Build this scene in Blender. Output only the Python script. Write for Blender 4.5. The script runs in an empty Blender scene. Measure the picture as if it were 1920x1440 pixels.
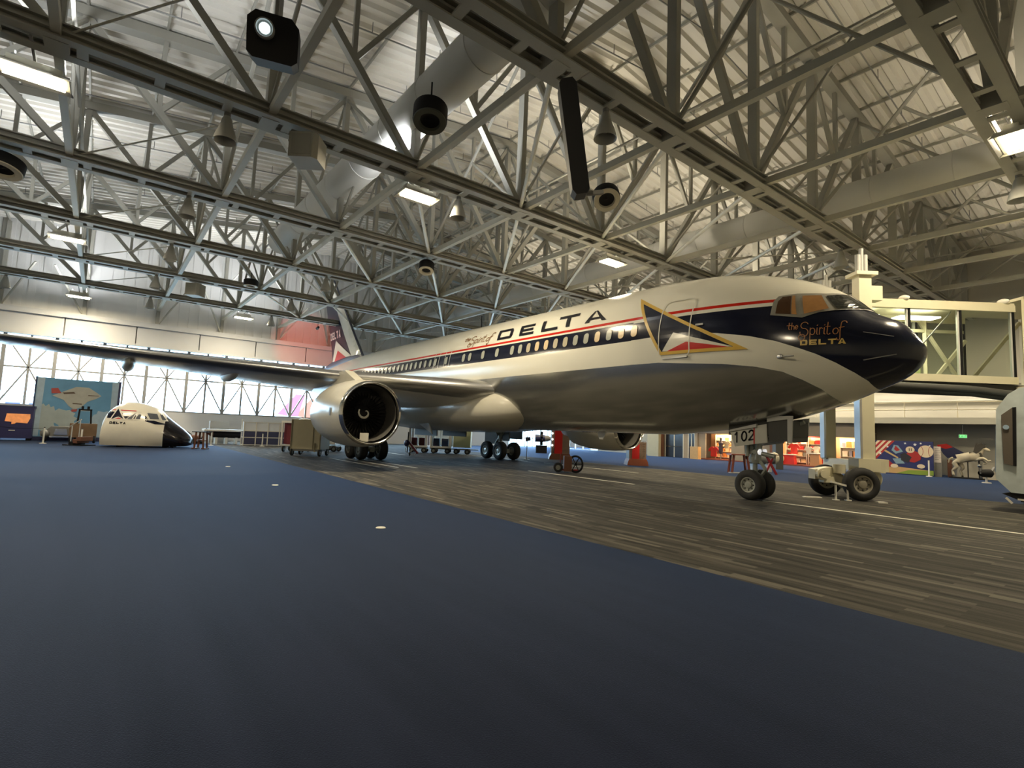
# Hangar museum with an airliner. Units are metres: the floor is z=0, the nose wheels stand at the origin,
# +x is where the airliner points, +y is its port side.
EXPOSURE = 1.05
SKY = 7.5          # daylight outside
LAMPW = 480        # each high bay lamp
LAMPE = 9
UPW = 400         # added upward fill at each lamp position, brightens the roof
SHOPW = 85
BRW = 45
REDW = 420
BLUE1 = (0.0038, 0.0050, 0.0110)
BLUE2 = (0.0115, 0.0145, 0.0300)
import bpy, bmesh, math, random
import numpy as np
from mathutils import Vector, Matrix
R = math.radians
PI = math.pi
scn = bpy.context.scene
COL = scn.collection

# ------------------------------------------------------------------ camera
FPX = 990.45
CAMPOS = Vector((8.543, -16.524, 1.803))
YAW, PITCH, ROLL = 0.910, 0.091, 0.040
fwd = Vector((-math.sin(YAW)*math.cos(PITCH), math.cos(YAW)*math.cos(PITCH), math.sin(PITCH)))
r0 = Vector((math.cos(YAW), math.sin(YAW), 0)); u0 = r0.cross(fwd)
rgt = r0*math.cos(ROLL) + u0*math.sin(ROLL); upv = rgt.cross(fwd)
cam_d = bpy.data.cameras.new('camera'); cam = bpy.data.objects.new('camera', cam_d); COL.objects.link(cam)
cam_d.sensor_width = 36; cam_d.sensor_fit = 'HORIZONTAL'; cam_d.lens = FPX/1920*36
cam_d.clip_end = 2000; cam_d.clip_start = 0.05
M = Matrix((rgt, upv, -fwd)).transposed().to_4x4(); M.translation = CAMPOS
cam.matrix_world = M
scn.camera = cam

# ------------------------------------------------------------------ colour management, exposure
scn.view_settings.view_transform = 'Standard'
try: scn.view_settings.look = 'None'
except Exception: pass
scn.view_settings.gamma = 1
scn.view_settings.use_curve_mapping = False
scn.view_settings.exposure = EXPOSURE
scn.cycles.use_denoising = True
scn.cycles.max_bounces = 8
scn.cycles.diffuse_bounces = 5
scn.cycles.glossy_bounces = 4
scn.cycles.transparent_max_bounces = 12
scn.cycles.sample_clamp_indirect = 6
scn.cycles.caustics_reflective = False
scn.cycles.caustics_refractive = False
scn.render.use_persistent_data = False

# ------------------------------------------------------------------ world: bright overcast daylight
world = bpy.data.worlds.new('world'); scn.world = world; world.use_nodes = True
wn = world.node_tree; wn.nodes.clear()
wo = wn.nodes.new('ShaderNodeOutputWorld'); wb = wn.nodes.new('ShaderNodeBackground')
wb.inputs[0].default_value = (0.50, 0.75, 1.0, 1); wb.inputs[1].default_value = SKY
wn.links.new(wb.outputs[0], wo.inputs[0])

# ------------------------------------------------------------------ hangar dimensions
XW, XE = -45.5, 13.0          # window wall behind the tail, wall behind the camera
YS, YN = -28.4, 30.7          # left wall (outside the frame), right wall
YC = 1.4                      # ridge line
TX = [5.75, -0.75, -8.2, -15.8, -23.3, -31.0, -38.7]   # roof trusses
HB = 11.0                     # bottom chord
def ztop(y): return 18.95 - 0.12*abs(y-YC)

def light(name, kind, loc, rot=(0,0,0), power=100, color=(1,1,1), size=(1,1), **kw):
    d = bpy.data.lights.new(name, kind); o = bpy.data.objects.new(name, d); COL.objects.link(o)
    o.location = loc; o.rotation_euler = rot; d.energy = power; d.color = color
    if kind == 'AREA': d.shape = 'RECTANGLE'; d.size, d.size_y = size
    for k, v in kw.items(): setattr(d, k, v)
    return o
# portal: lets Cycles find the daylight that comes through the long window wall
pt = light('window_portal', 'AREA', (XW+0.25, (YS+YN)/2, 5.1), (0, R(-90), 0), 1, size=(5.6, YN-YS))
pt.data.cycles.is_portal = True
LAMPS = [(5.9,3.1),(5.9,14.0),(5.9,25.0),(-9.5,-18.6),(-9.0,-7.75),(-9.0,3.15),(-9.0,14.0),(-25.4,-18.5),(-41.6,-18.4),(-40.2,-7.6),(5.9,-18.6),(-9.0,25.0),(-25.4,25.0),(-25.4,14.0)]
WARM = (1.0, 0.84, 0.58)
for (lx, ly) in LAMPS:
    light('high_bay_light', 'AREA', (lx, ly, 10.42), (0,0,0), LAMPW, WARM, (0.5, 1.25))
    light('roof_fill_light', 'AREA', (lx, ly, 10.95), (PI,0,0), UPW*(0.6 if lx > -5 else (0.45 if ly > 10 else (0.7 if ly > 0 else 1.0))), (0.95, 0.97, 1.0) if (lx < -5 and ly < 0) else (1.0, 0.87, 0.66), (0.5, 1.25))  # added fill aimed up at the roof, no fixture of its own
# mezzanine fluorescents
for lx in (-9, -4.5, 0):
    light('mezzanine_light', 'AREA', (lx, 29.9, 5.9), (0,0,0), 26, (1.0,0.9,0.76), (4.0,0.25))

# ------------------------------------------------------------------ helpers
def nn(nt, t, **kw):
    n = nt.nodes.new(t)
    for k, v in kw.items(): setattr(n, k, v)
    return n
def mat(name, col, rough=0.5, metal=0.0, emit=None, es=0, var=0.06, vscale=3.0, spec=0.5, coat=0, bump=0, alpha=None):
    m = bpy.data.materials.new(name); m.use_nodes = True; nt = m.node_tree
    b = nt.nodes['Principled BSDF']; L = nt.links.new
    tc = nn(nt, 'ShaderNodeTexCoord'); nz = nn(nt, 'ShaderNodeTexNoise'); nz.inputs['Scale'].default_value = vscale; nz.inputs['Detail'].default_value = 3
    L(tc.outputs['Object'], nz.inputs['Vector'])
    mx = nn(nt, 'ShaderNodeMix'); mx.data_type = 'RGBA'
    c1 = [max(0, c*(1-var)) for c in col]; c2 = [min(1, c*(1+var)) for c in col]
    mx.inputs[6].default_value = (*c1, 1); mx.inputs[7].default_value = (*c2, 1)
    L(nz.outputs['Fac'], mx.inputs[0]); L(mx.outputs[2], b.inputs['Base Color'])
    b.inputs['Roughness'].default_value = rough; b.inputs['Metallic'].default_value = metal
    b.inputs['Specular IOR Level'].default_value = spec
    if coat: b.inputs['Coat Weight'].default_value = coat; b.inputs['Coat Roughness'].default_value = 0.08
    if emit: b.inputs['Emission Color'].default_value = (*emit, 1); b.inputs['Emission Strength'].default_value = es
    if bump:
        bp = nn(nt, 'ShaderNodeBump'); bp.inputs['Strength'].default_value = bump; L(nz.outputs['Fac'], bp.inputs['Height']); L(bp.outputs['Normal'], b.inputs['Normal'])
    if alpha is not None: b.inputs['Alpha'].default_value = alpha
    return m
def glass(name, tint, refl=0.08, rough=0.02):
    m = bpy.data.materials.new(name); m.use_nodes = True; nt = m.node_tree; nt.nodes.clear(); L = nt.links.new
    o = nn(nt,'ShaderNodeOutputMaterial'); t = nn(nt,'ShaderNodeBsdfTransparent'); g = nn(nt,'ShaderNodeBsdfGlossy'); x = nn(nt,'ShaderNodeMixShader')
    fr = nn(nt,'ShaderNodeFresnel'); fr.inputs[0].default_value = 1.45
    t.inputs[0].default_value = (*tint,1); g.inputs['Roughness'].default_value = rough; g.inputs[0].default_value=(0.9,0.9,0.9,1)
    L(fr.outputs[0], x.inputs[0]); L(t.outputs[0], x.inputs[1]); L(g.outputs[0], x.inputs[2]); L(x.outputs[0], o.inputs[0])
    return m

class MB:
    def __init__(s): s.v=[]; s.f=[]; s.m=[]
    def add(s, vs, fs, mi=0):
        o=len(s.v); s.v += [tuple(v) for v in vs]; s.f += [tuple(o+i for i in f) for f in fs]; s.m += [mi]*len(fs); return s
    def box(s, x0,x1,y0,y1,z0,z1, mi=0):
        vs=[(x,y,z) for z in (z0,z1) for y in (y0,y1) for x in (x0,x1)]
        return s.add(vs, [(0,2,3,1),(4,5,7,6),(0,1,5,4),(2,6,7,3),(0,4,6,2),(1,3,7,5)], mi)
    def frame(s, o, ex, ey, ez, sx, sy, sz, mi=0):
        o=Vector(o); ex,ey,ez=Vector(ex),Vector(ey),Vector(ez)
        vs=[o+ex*x+ey*y+ez*z for z in (-sz/2,sz/2) for y in (-sy/2,sy/2) for x in (-sx/2,sx/2)]
        return s.add(vs, [(0,2,3,1),(4,5,7,6),(0,1,5,4),(2,6,7,3),(0,4,6,2),(1,3,7,5)], mi)
    def beam(s, a, b, w, h, mi=0, up=(0,0,1)):
        a,b=Vector(a),Vector(b); d=(b-a); L=d.length; d.normalize(); up=Vector(up)
        if abs(d.dot(up))>0.98: up=Vector((1,0,0))
        sd=d.cross(up).normalized(); uu=sd.cross(d)
        return s.frame((a+b)/2, d, sd, uu, L, w, h, mi)
    def tube(s, a, b, ra, rb=None, n=10, mi=0, caps=True):
        rb = ra if rb is None else rb; a,b=Vector(a),Vector(b); d=(b-a).normalized()
        up=Vector((0,0,1)) if abs(d.z)<0.95 else Vector((1,0,0)); e1=d.cross(up).normalized(); e2=d.cross(e1)
        vs=[]
        for c,r in ((a,ra),(b,rb)):
            for i in range(n): t=2*PI*i/n; vs.append(c+e1*(r*math.cos(t))+e2*(r*math.sin(t)))
        fs=[(i,n+i,n+(i+1)%n,(i+1)%n) for i in range(n)]
        if caps: fs += [tuple(range(n)), tuple(range(2*n-1,n-1,-1))]
        return s.add(vs, fs, mi)
    def path(s, pts, r, n=8, mi=0):
        for i in range(len(pts)-1): s.tube(pts[i], pts[i+1], r, n=n, mi=mi)
        return s
    def lathe(s, prof, o, ax=(0,0,1), n=24, mi=0, mis=None):
        o=Vector(o); d=Vector(ax).normalized(); up=Vector((0,0,1)) if abs(d.z)<0.95 else Vector((1,0,0))
        e1=d.cross(up).normalized(); e2=d.cross(e1); base=len(s.v)
        for (t,r) in prof:
            for i in range(n):
                a=2*PI*i/n; s.v.append(tuple(o+d*t+e1*(r*math.cos(a))+e2*(r*math.sin(a))))
        for k in range(len(prof)-1):
            for i in range(n):
                j=(i+1)%n
                s.f.append((base+k*n+i, base+(k+1)*n+i, base+(k+1)*n+j, base+k*n+j)); s.m.append(mis[k] if mis else mi)
        return s
    def ell(s, c, rad, n=16, m=10, mi=0, rot=None):
        c=Vector(c); base=len(s.v); rot = rot or Matrix.Identity(3)
        for k in range(m+1):
            ph=-PI/2+PI*k/m
            for i in range(n):
                a=2*PI*i/n; s.v.append(tuple(c+rot@Vector((rad[0]*math.cos(ph)*math.cos(a), rad[1]*math.cos(ph)*math.sin(a), rad[2]*math.sin(ph)))))
        for k in range(m):
            for i in range(n):
                j=(i+1)%n; s.f.append((base+k*n+i, base+k*n+j, base+(k+1)*n+j, base+(k+1)*n+i)); s.m.append(mi)
        return s
    def torus(s, c, ax, RR, r, n=24, m=8, mi=0):
        c=Vector(c); d=Vector(ax).normalized(); up=Vector((0,0,1)) if abs(d.z)<0.95 else Vector((1,0,0)); e1=d.cross(up).normalized(); e2=d.cross(e1); base=len(s.v)
        for i in range(n):
            a=2*PI*i/n; rd=e1*math.cos(a)+e2*math.sin(a)
            for j in range(m):
                b=2*PI*j/m; s.v.append(tuple(c+rd*(RR+r*math.cos(b))+d*(r*math.sin(b))))
        for i in range(n):
            for j in range(m):
                s.f.append((base+i*m+j, base+((i+1)%n)*m+j, base+((i+1)%n)*m+(j+1)%m, base+i*m+(j+1)%m)); s.m.append(mi)
        return s
    def prism(s, poly, o, ex, ey, ez, th, mi=0):
        """flat polygon (u,v) in the plane ex,ey extruded along ez by th"""
        o=Vector(o); ex,ey,ez=Vector(ex),Vector(ey),Vector(ez); n=len(poly)
        vs=[o+ex*u+ey*v for u,v in poly]+[o+ex*u+ey*v+ez*th for u,v in poly]
        fs=[tuple(range(n))[::-1], tuple(range(n,2*n))]+[(i,(i+1)%n,n+(i+1)%n,n+i) for i in range(n)]
        return s.add(vs, fs, mi)
    def build(s, name, mats, parent=None, smooth=None, **props):
        me = bpy.data.meshes.new(name); me.from_pydata(s.v, [], s.f)
        if not isinstance(mats, (list,tuple)): mats=[mats]
        for m in mats: me.materials.append(m)
        if len(mats)>1: me.polygons.foreach_set('material_index', s.m)
        bm = bmesh.new(); bm.from_mesh(me); bmesh.ops.recalc_face_normals(bm, faces=bm.faces[:]) if s.__dict__.get('fix', True) else None
        bm.to_mesh(me); bm.free()
        if smooth is not None:
            me.polygons.foreach_set('use_smooth', [True]*len(me.polygons)); me.set_sharp_from_angle(angle=R(smooth))
        me.update()
        o = bpy.data.objects.new(name, me); COL.objects.link(o)
        if parent: setpar(o, parent)
        for k,v in props.items(): o[k]=v
        return o
WM = {}
def wmat(o):
    m = Matrix.LocRotScale(o.location, o.rotation_euler, o.scale)
    if o.parent: m = wmat(o.parent) @ o.matrix_parent_inverse @ m
    return m
def setpar(o, parent):
    o.parent = parent; o.matrix_parent_inverse = wmat(parent).inverted()
def tag(o, label, cat, group=None, kind=None):
    o['label']=label; o['category']=cat
    if group: o['group']=group
    if kind: o['kind']=kind
    return o
def root(name, loc, label, cat, group=None, rotz=0):
    o = bpy.data.objects.new(name, None); COL.objects.link(o); o.location = loc; o.rotation_euler=(0,0,rotz); o.empty_display_size=0.2
    return tag(o, label, cat, group)
KIDS = {}
def kids(o):
    return [c for c in bpy.data.objects if c.parent is o]
def dup(src, loc=None, rotz=None, label=None, par=None, _k=None):
    c = src.copy(); COL.objects.link(c)
    if par:
        mi = src.matrix_parent_inverse.copy(); c.parent = par; c.matrix_parent_inverse = mi
    for k in (_k(src) if _k else kids(src)): dup(k, par=c, _k=_k)
    if loc is not None: c.location = loc
    if rotz is not None: c.rotation_euler = (0,0,rotz)
    if label: c['label'] = label
    return c
def struct(o):
    o['kind']='structure'; return o

# ------------------------------------------------------------------ materials
C_STEEL = mat('painted_steel', (0.31,0.305,0.265), 0.55, vscale=1.2, var=0.1)
C_STEEL2 = mat('pale_painted_steel', (0.42,0.41,0.35), 0.5, vscale=2)
C_WHITE = mat('white_paint', (0.72,0.70,0.62), 0.35)
C_CREAM = mat('cream_paint', (0.62,0.57,0.43), 0.4)
C_BLACK = mat('black_plastic', (0.010,0.010,0.011), 0.6, spec=0.2)
C_RUB = mat('tyre_rubber', (0.018,0.018,0.018), 0.75, bump=0.1, vscale=40)
C_MULL = mat('mullion_grey', (0.30,0.30,0.29), 0.6)
C_GREY = mat('grey_paint', (0.22,0.22,0.21), 0.5)
C_LGREY = mat('light_grey_paint', (0.45,0.45,0.43), 0.45)
C_CHROME = mat('polished_metal', (0.72,0.70,0.66), 0.12, metal=1.0, var=0.03)
C_ALU = mat('brushed_aluminium', (0.52,0.52,0.52), 0.33, metal=0.9)
C_NAVY = mat('navy_paint', (0.006,0.008,0.022), 0.18, var=0.02)
C_NAVYM = mat('navy_matte_paint', (0.025,0.03,0.10), 0.5)
C_RED = mat('red_paint', (0.50,0.012,0.01), 0.35, var=0.04)
C_DRED = mat('dark_red_paint', (0.28,0.01,0.012), 0.4)
C_GOLD = mat('gold_paint', (0.62,0.40,0.07), 0.35, var=0.05)
C_BROWN = mat('brown_paint', (0.16,0.065,0.035), 0.5)
C_WOOD = mat('red_brown_wood', (0.20,0.05,0.03), 0.45, vscale=8, var=0.2)
C_WALL = mat('wall_paint', (0.42,0.40,0.34), 0.8, vscale=0.6, var=0.05)
C_WALLG = mat('corrugated_wall_paint', (0.60,0.60,0.585), 0.7, vscale=0.8, var=0.06)
C_DOORG = mat('hangar_door_panel_paint', (0.50,0.51,0.52), 0.6, vscale=0.8)
C_TAN = mat('tan_wall_paint', (0.34,0.28,0.21), 0.8)
C_LAMP = mat('lamp_lens', (1,1,1), 0.4, emit=(1.0,0.86,0.58), es=LAMPE)
C_FLUO = mat('fluorescent_tube', (1,1,1), 0.4, emit=(1.0,0.93,0.75), es=4)
C_GLASS = glass('window_glass', (0.93,0.97,0.96))
C_GLASSG = glass('tinted_bridge_glass', (0.72,0.78,0.70))

def floor_mat():
    m = bpy.data.materials.new('carpet'); m.use_nodes=True; nt=m.node_tree; b=nt.nodes['Principled BSDF']; L=nt.links.new
    tc=nn(nt,'ShaderNodeTexCoord'); sp=nn(nt,'ShaderNodeSeparateXYZ'); L(tc.outputs['Object'], sp.inputs[0])
    def mp(sc, loc=(0,0,0)):
        q=nn(nt,'ShaderNodeMapping'); q.inputs['Scale'].default_value=sc; q.inputs['Location'].default_value=loc; L(tc.outputs['Object'], q.inputs['Vector']); return q
    def math_(op,a,b_=None,cl=False):
        q=nn(nt,'ShaderNodeMath',operation=op); q.use_clamp=cl
        for i,x in enumerate((a,b_)):
            if x is None: continue
            if isinstance(x,(int,float)): q.inputs[i].default_value=x
            else: L(x,q.inputs[i])
        return q.outputs[0]
    # grey strip: plank streaks along the aircraft axis
    br=nn(nt,'ShaderNodeTexBrick'); br.offset=0.37; br.offset_frequency=2; br.squash=1
    br.inputs['Scale'].default_value=1.0; br.inputs['Mortar Size'].default_value=0.0; br.inputs['Brick Width'].default_value=1.15; br.inputs['Row Height'].default_value=0.11
    br.inputs['Color1'].default_value=(0,0,0,1); br.inputs['Color2'].default_value=(1,1,1,1); br.inputs['Bias'].default_value=0
    L(mp((1,1,1)).outputs[0], br.inputs['Vector'])
    n1=nn(nt,'ShaderNodeTexNoise'); n1.inputs['Scale'].default_value=1; n1.inputs['Detail'].default_value=4; n1.inputs['Roughness'].default_value=0.6; L(mp((0.55,6.0,1)).outputs[0], n1.inputs['Vector'])
    n2=nn(nt,'ShaderNodeTexNoise'); n2.inputs['Scale'].default_value=60; n2.inputs['Detail'].default_value=2; L(tc.outputs['Object'], n2.inputs['Vector'])
    bw=nn(nt,'ShaderNodeRGBToBW'); L(br.outputs['Color'], bw.inputs[0])
    k=math_('ADD', math_('MULTIPLY', math_('POWER', bw.outputs[0], 7.0), 0.50), math_('MULTIPLY', n1.outputs['Fac'], 0.8))
    k=math_('ADD', k, math_('MULTIPLY', n2.outputs['Fac'], 0.12))
    cr=nn(nt,'ShaderNodeValToRGB'); e=cr.color_ramp.elements; e[0].position=0.3; e[0].color=(0.026,0.0245,0.020,1); e[1].position=1.15 if False else 1.0; e[1].color=(0.17,0.155,0.125,1)
    L(k, cr.inputs[0])
    # blue carpet
    n3=nn(nt,'ShaderNodeTexNoise'); n3.inputs['Scale'].default_value=1; n3.inputs['Detail'].default_value=5; L(mp((0.3,3.0,1)).outputs[0], n3.inputs['Vector'])
    n4=nn(nt,'ShaderNodeTexNoise'); n4.inputs['Scale'].default_value=90; n4.inputs['Detail'].default_value=2; L(tc.outputs['Object'], n4.inputs['Vector'])
    kb=math_('ADD', math_('MULTIPLY', n3.outputs['Fac'],0.5), math_('MULTIPLY', n4.outputs['Fac'],0.5))
    cb=nn(nt,'ShaderNodeValToRGB'); e=cb.color_ramp.elements; e[0].position=0.3; e[0].color=(*BLUE1,1); e[1].position=0.7; e[1].color=(*BLUE2,1); L(kb, cb.inputs[0])
    ay=math_('ABSOLUTE', math_('ADD', sp.outputs['Y'], 0.2)); 
    inn=math_('LESS_THAN', ay, 9.55)
    mx=nn(nt,'ShaderNodeMix'); mx.data_type='RGBA'; L(inn,mx.inputs[0]); L(cb.outputs[0],mx.inputs[6]); L(cr.outputs[0],mx.inputs[7]); L(mx.outputs[2], b.inputs['Base Color'])
    b.inputs['Roughness'].default_value=0.75; b.inputs['Specular IOR Level'].default_value=0.06; b.inputs['Specular Tint'].default_value=(0.55,0.78,1.0,1)
    L(math_('ADD', math_('MULTIPLY', math_('SUBTRACT', 1.0, inn), 0.27), 0.03), b.inputs['Sheen Weight']); b.inputs['Sheen Tint'].default_value=(0.36,0.55,1.0,1); b.inputs['Sheen Roughness'].default_value=0.32
    bp=nn(nt,'ShaderNodeBump'); bp.inputs['Strength'].default_value=0.35; bp.inputs['Distance'].default_value=0.01; L(n4.outputs['Fac'],bp.inputs['Height']); L(bp.outputs[0],b.inputs['Normal'])
    return m
C_FLOOR = floor_mat()

# ------------------------------------------------------------------ room shell
fl = MB().box(XW, XE, YS, YN, -0.2, 0.0).build('floor', C_FLOOR); struct(fl)
# ceiling: ribbed roof deck, ribs run down both slopes from the ridge
cm = MB(); x = XW-0.3
C_ROOF = mat('roof_deck_paint', (0.62,0.60,0.54), 0.75, vscale=0.5, var=0.08)
prof=[]
while x < XE+0.3:
    prof += [(x,0.0),(x+0.22,0.0),(x+0.30,0.16),(x+0.52,0.16)]; x += 0.60
for (ya,yb) in ((YS-0.3,YC),(YC,YN+0.3)):
    vs=[]; 
    for yy in (ya,yb):
        for (px,dz) in prof: vs.append((px,yy,ztop(yy)+0.30+dz))
    n=len(prof); cm.add(vs, [(i,i+1,n+i+1,n+i) for i in range(n-1)])
# outer skin closes the deck
for (ya,yb) in ((YS-0.3,YC),(YC,YN+0.3)):
    cm.add([(XW-0.3,ya,ztop(ya)+0.6),(XE+0.3,ya,ztop(ya)+0.6),(XE+0.3,yb,ztop(yb)+0.6),(XW-0.3,yb,ztop(yb)+0.6)], [(0,1,2,3)])
cm.fix=False
ce = cm.build('ceiling', C_ROOF); struct(ce)

def wall_mesh(y0,y1,z0,z1,x,rib=0.0):
    m=MB()
    if not rib: return m.box(x-0.25,x,y0,y1,z0,z1)
    n=int((y1-y0)/rib); st=(y1-y0)/n; m.box(x-0.3,x-0.12,y0,y1,z0,z1)
    for i in range(n): m.box(x-0.12,x,y0+i*st,y0+i*st+st*0.55,z0,z1)
    return m
ZS, ZWT, ZB = 2.37, 7.80, 9.45
wl = MB(); wl.box(XW-0.3,XW,YS,25.3,0,ZS)
# upper gable wall with ribs
n=78; st=(YN-YS)/n
for i in range(n):
    y0=YS+i*st; y1=y0+st; 
    for (a,b,xx) in ((y0,y0+st*0.6,XW),(y0+st*0.6,y1,XW-0.06)):
        wl.add([(xx,a,ZB),(xx,b,ZB),(xx,b,ztop(b)+0.5),(xx,a,ztop(a)+0.5),(XW-0.3,a,ZB),(XW-0.3,b,ZB),(XW-0.3,b,ztop(b)+0.5),(XW-0.3,a,ztop(a)+0.5)],
               [(0,1,2,3),(4,7,6,5),(0,4,5,1),(3,2,6,7),(0,3,7,4),(1,5,6,2)])
wl.box(XW-0.3,XW,25.3,YN,2.4,ZS+.03) if False else None
ww = wl.build('wall_west', C_WALLG); struct(ww)
# solid door head band between glazing and gable wall: separate panels
bd = MB(); y=YS; bd.box(XW-0.35,XW-0.18,YS,YN,ZWT-.05,ZB+.1)
k=0
while y < YN-0.1:
    y1=min(YN,y+4.6); bd.box(XW-0.15,XW+0.25,y+0.04,y1-0.04,ZWT,ZB-0.05); y=y1; k+=1
bd.box(XW-0.2,XW+0.55,YS,YN,ZB-0.12,ZB+0.28); bd.box(XW-0.1,XW+0.45,YS,YN,ZWT-0.1,ZWT+0.1)
o = bd.build('trim_1', C_DOORG); struct(o)
# windows: 6.1 m glazed door leaves
W=(YN-YS)/10; 
def window_leaf(i):
    y0=YS+i*W; m=MB(); x=XW
    st=W/4
    for j in range(5):
        th=0.24 if j%2==0 else 0.15
        m.box(x-0.16,x-0.02,y0+j*st-th/2 if j else y0, y0+j*st+th/2 if j<4 else y0+W, ZS,ZWT)
    m.box(x-0.14,x-0.04,y0,y0+W,5.18,5.31); m.box(x-0.18,x,y0,y0+W,ZS-0.02,ZS+0.08); m.box(x-0.18,x,y0,y0+W,ZWT-0.1,ZWT)
    m.box(x-0.14,x-0.04,y0,y0+W,7.46,7.58)
    for j in (1,3):
        c=(x-0.09,y0+j*st,5.24)
        for s in (-1,1):
            m.beam(c,(x-0.09,y0+(j+s)*st,ZS+0.05),0.16,0.10); m.beam(c,(x-0.09,y0+(j+s)*st,7.55),0.16,0.10)
    fr=m.build('window_%d'%(i+1), C_MULL); struct(fr)
    g=MB().add([(x-0.2,y0,ZS),(x-0.2,y0+W,ZS),(x-0.2,y0+W,ZWT),(x-0.2,y0,ZWT)],[(0,1,2,3)]).build('pane', C_GLASS, fr)
for i in range(10): window_leaf(i)
# other walls
struct(MB().box(XW-0.3,XE+0.3,YS-0.3,YS,0,ztop(YS)+0.5).build('wall_south', C_WALL))
wn_=MB()
wn_.box(XW-0.3,XE+0.3,YN,YN+0.3,2.4,ztop(YN)+0.5); wn_.box(-35.0,XE+0.3,YN,YN+0.3,0,2.4)
def door_glazing(nm,axis,a,b,c):
    m=MB(); n=max(3,int((b-a)/1.3)); 
    for i in range(n+1):
        q=a+(b-a)*i/n
        if axis=='y': m.box(c-.1,c,q-.05,q+.05,0,2.4)
        else: m.box(q-.05,q+.05,c,c+.1,0,2.4)
    for z in (.05,1.1,2.35):
        if axis=='y': m.box(c-.1,c,a,b,z-.04,z+.04)
        else: m.box(a,b,c,c+.1,z-.04,z+.04)
    f=m.build(nm,C_WHITE); struct(f)
    g=MB(); 
    if axis=='y': g.add([(c-.12,a,0),(c-.12,b,0),(c-.12,b,2.4),(c-.12,a,2.4)],[(0,1,2,3)])
    else: g.add([(a,c+.12,0),(b,c+.12,0),(b,c+.12,2.4),(a,c+.12,2.4)],[(0,1,2,3)])
    g.build('pane',C_GLASS,f)
door_glazing('window_11','y',25.3,YN,XW); door_glazing('window_12','x',XW,-35.0,YN)
struct(wn_.build('wall_north', C_WALL))
we=MB(); we.add([(XE,YS-0.3,0),(XE,YN+0.3,0),(XE,YN+0.3,ztop(YN)+0.6),(XE,YC,ztop(YC)+0.6),(XE,YS-0.3,ztop(YS)+0.6),
                 (XE+0.3,YS-0.3,0),(XE+0.3,YN+0.3,0),(XE+0.3,YN+0.3,ztop(YN)+0.6),(XE+0.3,YC,ztop(YC)+0.6),(XE+0.3,YS-0.3,ztop(YS)+0.6)],
    [(0,1,2,3,4),(9,8,7,6,5),(0,5,6,1),(1,6,7,2),(2,7,8,3),(3,8,9,4),(4,9,5,0)])
struct(we.build('wall_east', C_WALL))
# posts and knee braces on the gable wall
for i in range(-5,6):
    y=YC+4.88*i
    p=root('wall_post',(XW+0.25,y,ZB),'grey steel wall post over the window wall, '+('%s from the tail fin' % (['','first','second','third','fourth','fifth'][abs(i)]) + (' to the left' if i<0 else ' to the right') if i else 'grey steel wall post over the window wall, behind the tail fin') if False else 'grey steel post on the gable wall above the windows','post','posts on the gable wall')
    MB().box(XW,XW+0.28,y-0.13,y+0.13,ZB+0.2,ztop(y)+0.1).build('column', C_STEEL, p)
    s = 1 if i%2 else -1
    MB().tube((XW+0.15,y+0.1*s,ZB+0.35),(XW+2.6,y+1.9*s,ZB+3.4),0.07).build('knee_brace', C_STEEL2, p)

# ------------------------------------------------------------------ roof trusses
def make_truss(label):
    t = root('roof_truss',(0,YC,HB),label,'truss','steel roof trusses across the hangar')
    def c(k): return YC+4.88*k
    ye0,ye1=YS,YN
    ks=list(range(-6,7)); ks=[k for k in ks if ye0<c(k)<ye1]
    m=MB()
    for s in (-1,1):
        m.box(s*0.36-0.15,s*0.36+0.15,ye0,ye1,HB-0.04,HB+0.02); m.box(s*0.36-0.02,s*0.36+0.02,ye0,ye1,HB-0.18,HB+0.18); m.box(s*0.36-0.15,s*0.36+0.15,ye0,ye1,HB+0.16,HB+0.2); m.box(s*0.36-0.15,s*0.36+0.15,ye0,ye1,HB-0.2,HB-0.16)
    y=ye0+1.0
    while y<ye1:
        m.box(-0.36,0.36,y-0.12,y+0.12,HB-0.19,HB-0.14); y+=1.63
    for k in ks: m.box(-0.30,0.30,c(k)-0.24,c(k)+0.24,HB-0.21,HB+0.24)
    m.build('bottom_chord', C_STEEL, t)
    m=MB()
    for (a,b) in ((ye0,YC),(YC,ye1)):
        m.beam((0,a,ztop(a)-0.05),(0,b,ztop(b)-0.05),0.48,0.38)
    m.build('top_chord', C_STEEL, t)
    for k in ks:
        y=c(k); MB().box(-0.17,0.17,y-0.11,y+0.11,HB,ztop(y)-0.1).build('vertical_post', C_STEEL, t)
    for k in range(-6,6):
        y0,y1=c(k),c(k+1)
        if y0<ye0: y0=ye0
        if y1>ye1: y1=ye1
        inner,outer=(y1,y0) if k<0 else (y0,y1)
        A=Vector((0,inner,HB+0.05)); B=Vector((0,outer,ztop(outer)-0.15)); Mid=(A+B)/2
        MB().beam(A,B,0.26,0.24).build('diagonal', C_STEEL, t)
        m=MB(); m.beam(Mid,(0,Mid.y,ztop(Mid.y)-0.1),0.16,0.16); m.beam(Mid,(0,inner,ztop(inner)-0.2),0.17,0.17)
        m.build('sub_diagonal', C_STEEL, t)
    return t
TN=['nearest roof truss, crossing the upper right corner','roof truss right above the nose of the airliner','roof truss next behind the one above the nose','roof truss above the wing roots','roof truss above the main landing gear','roof truss in front of the last one before the tail fin','farthest roof truss, beside the tail fin']
tr0 = make_truss(TN[0])
allk = {}
for o in bpy.data.objects:
    if o.parent: allk.setdefault(o.parent.name, []).append(o)
for i,X in enumerate(TX[1:]):
    dup(tr0, loc=(X,YC,HB), label=TN[i+1], _k=lambda s: allk.get(s.name, []))
tr0.location.x = TX[0]
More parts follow.
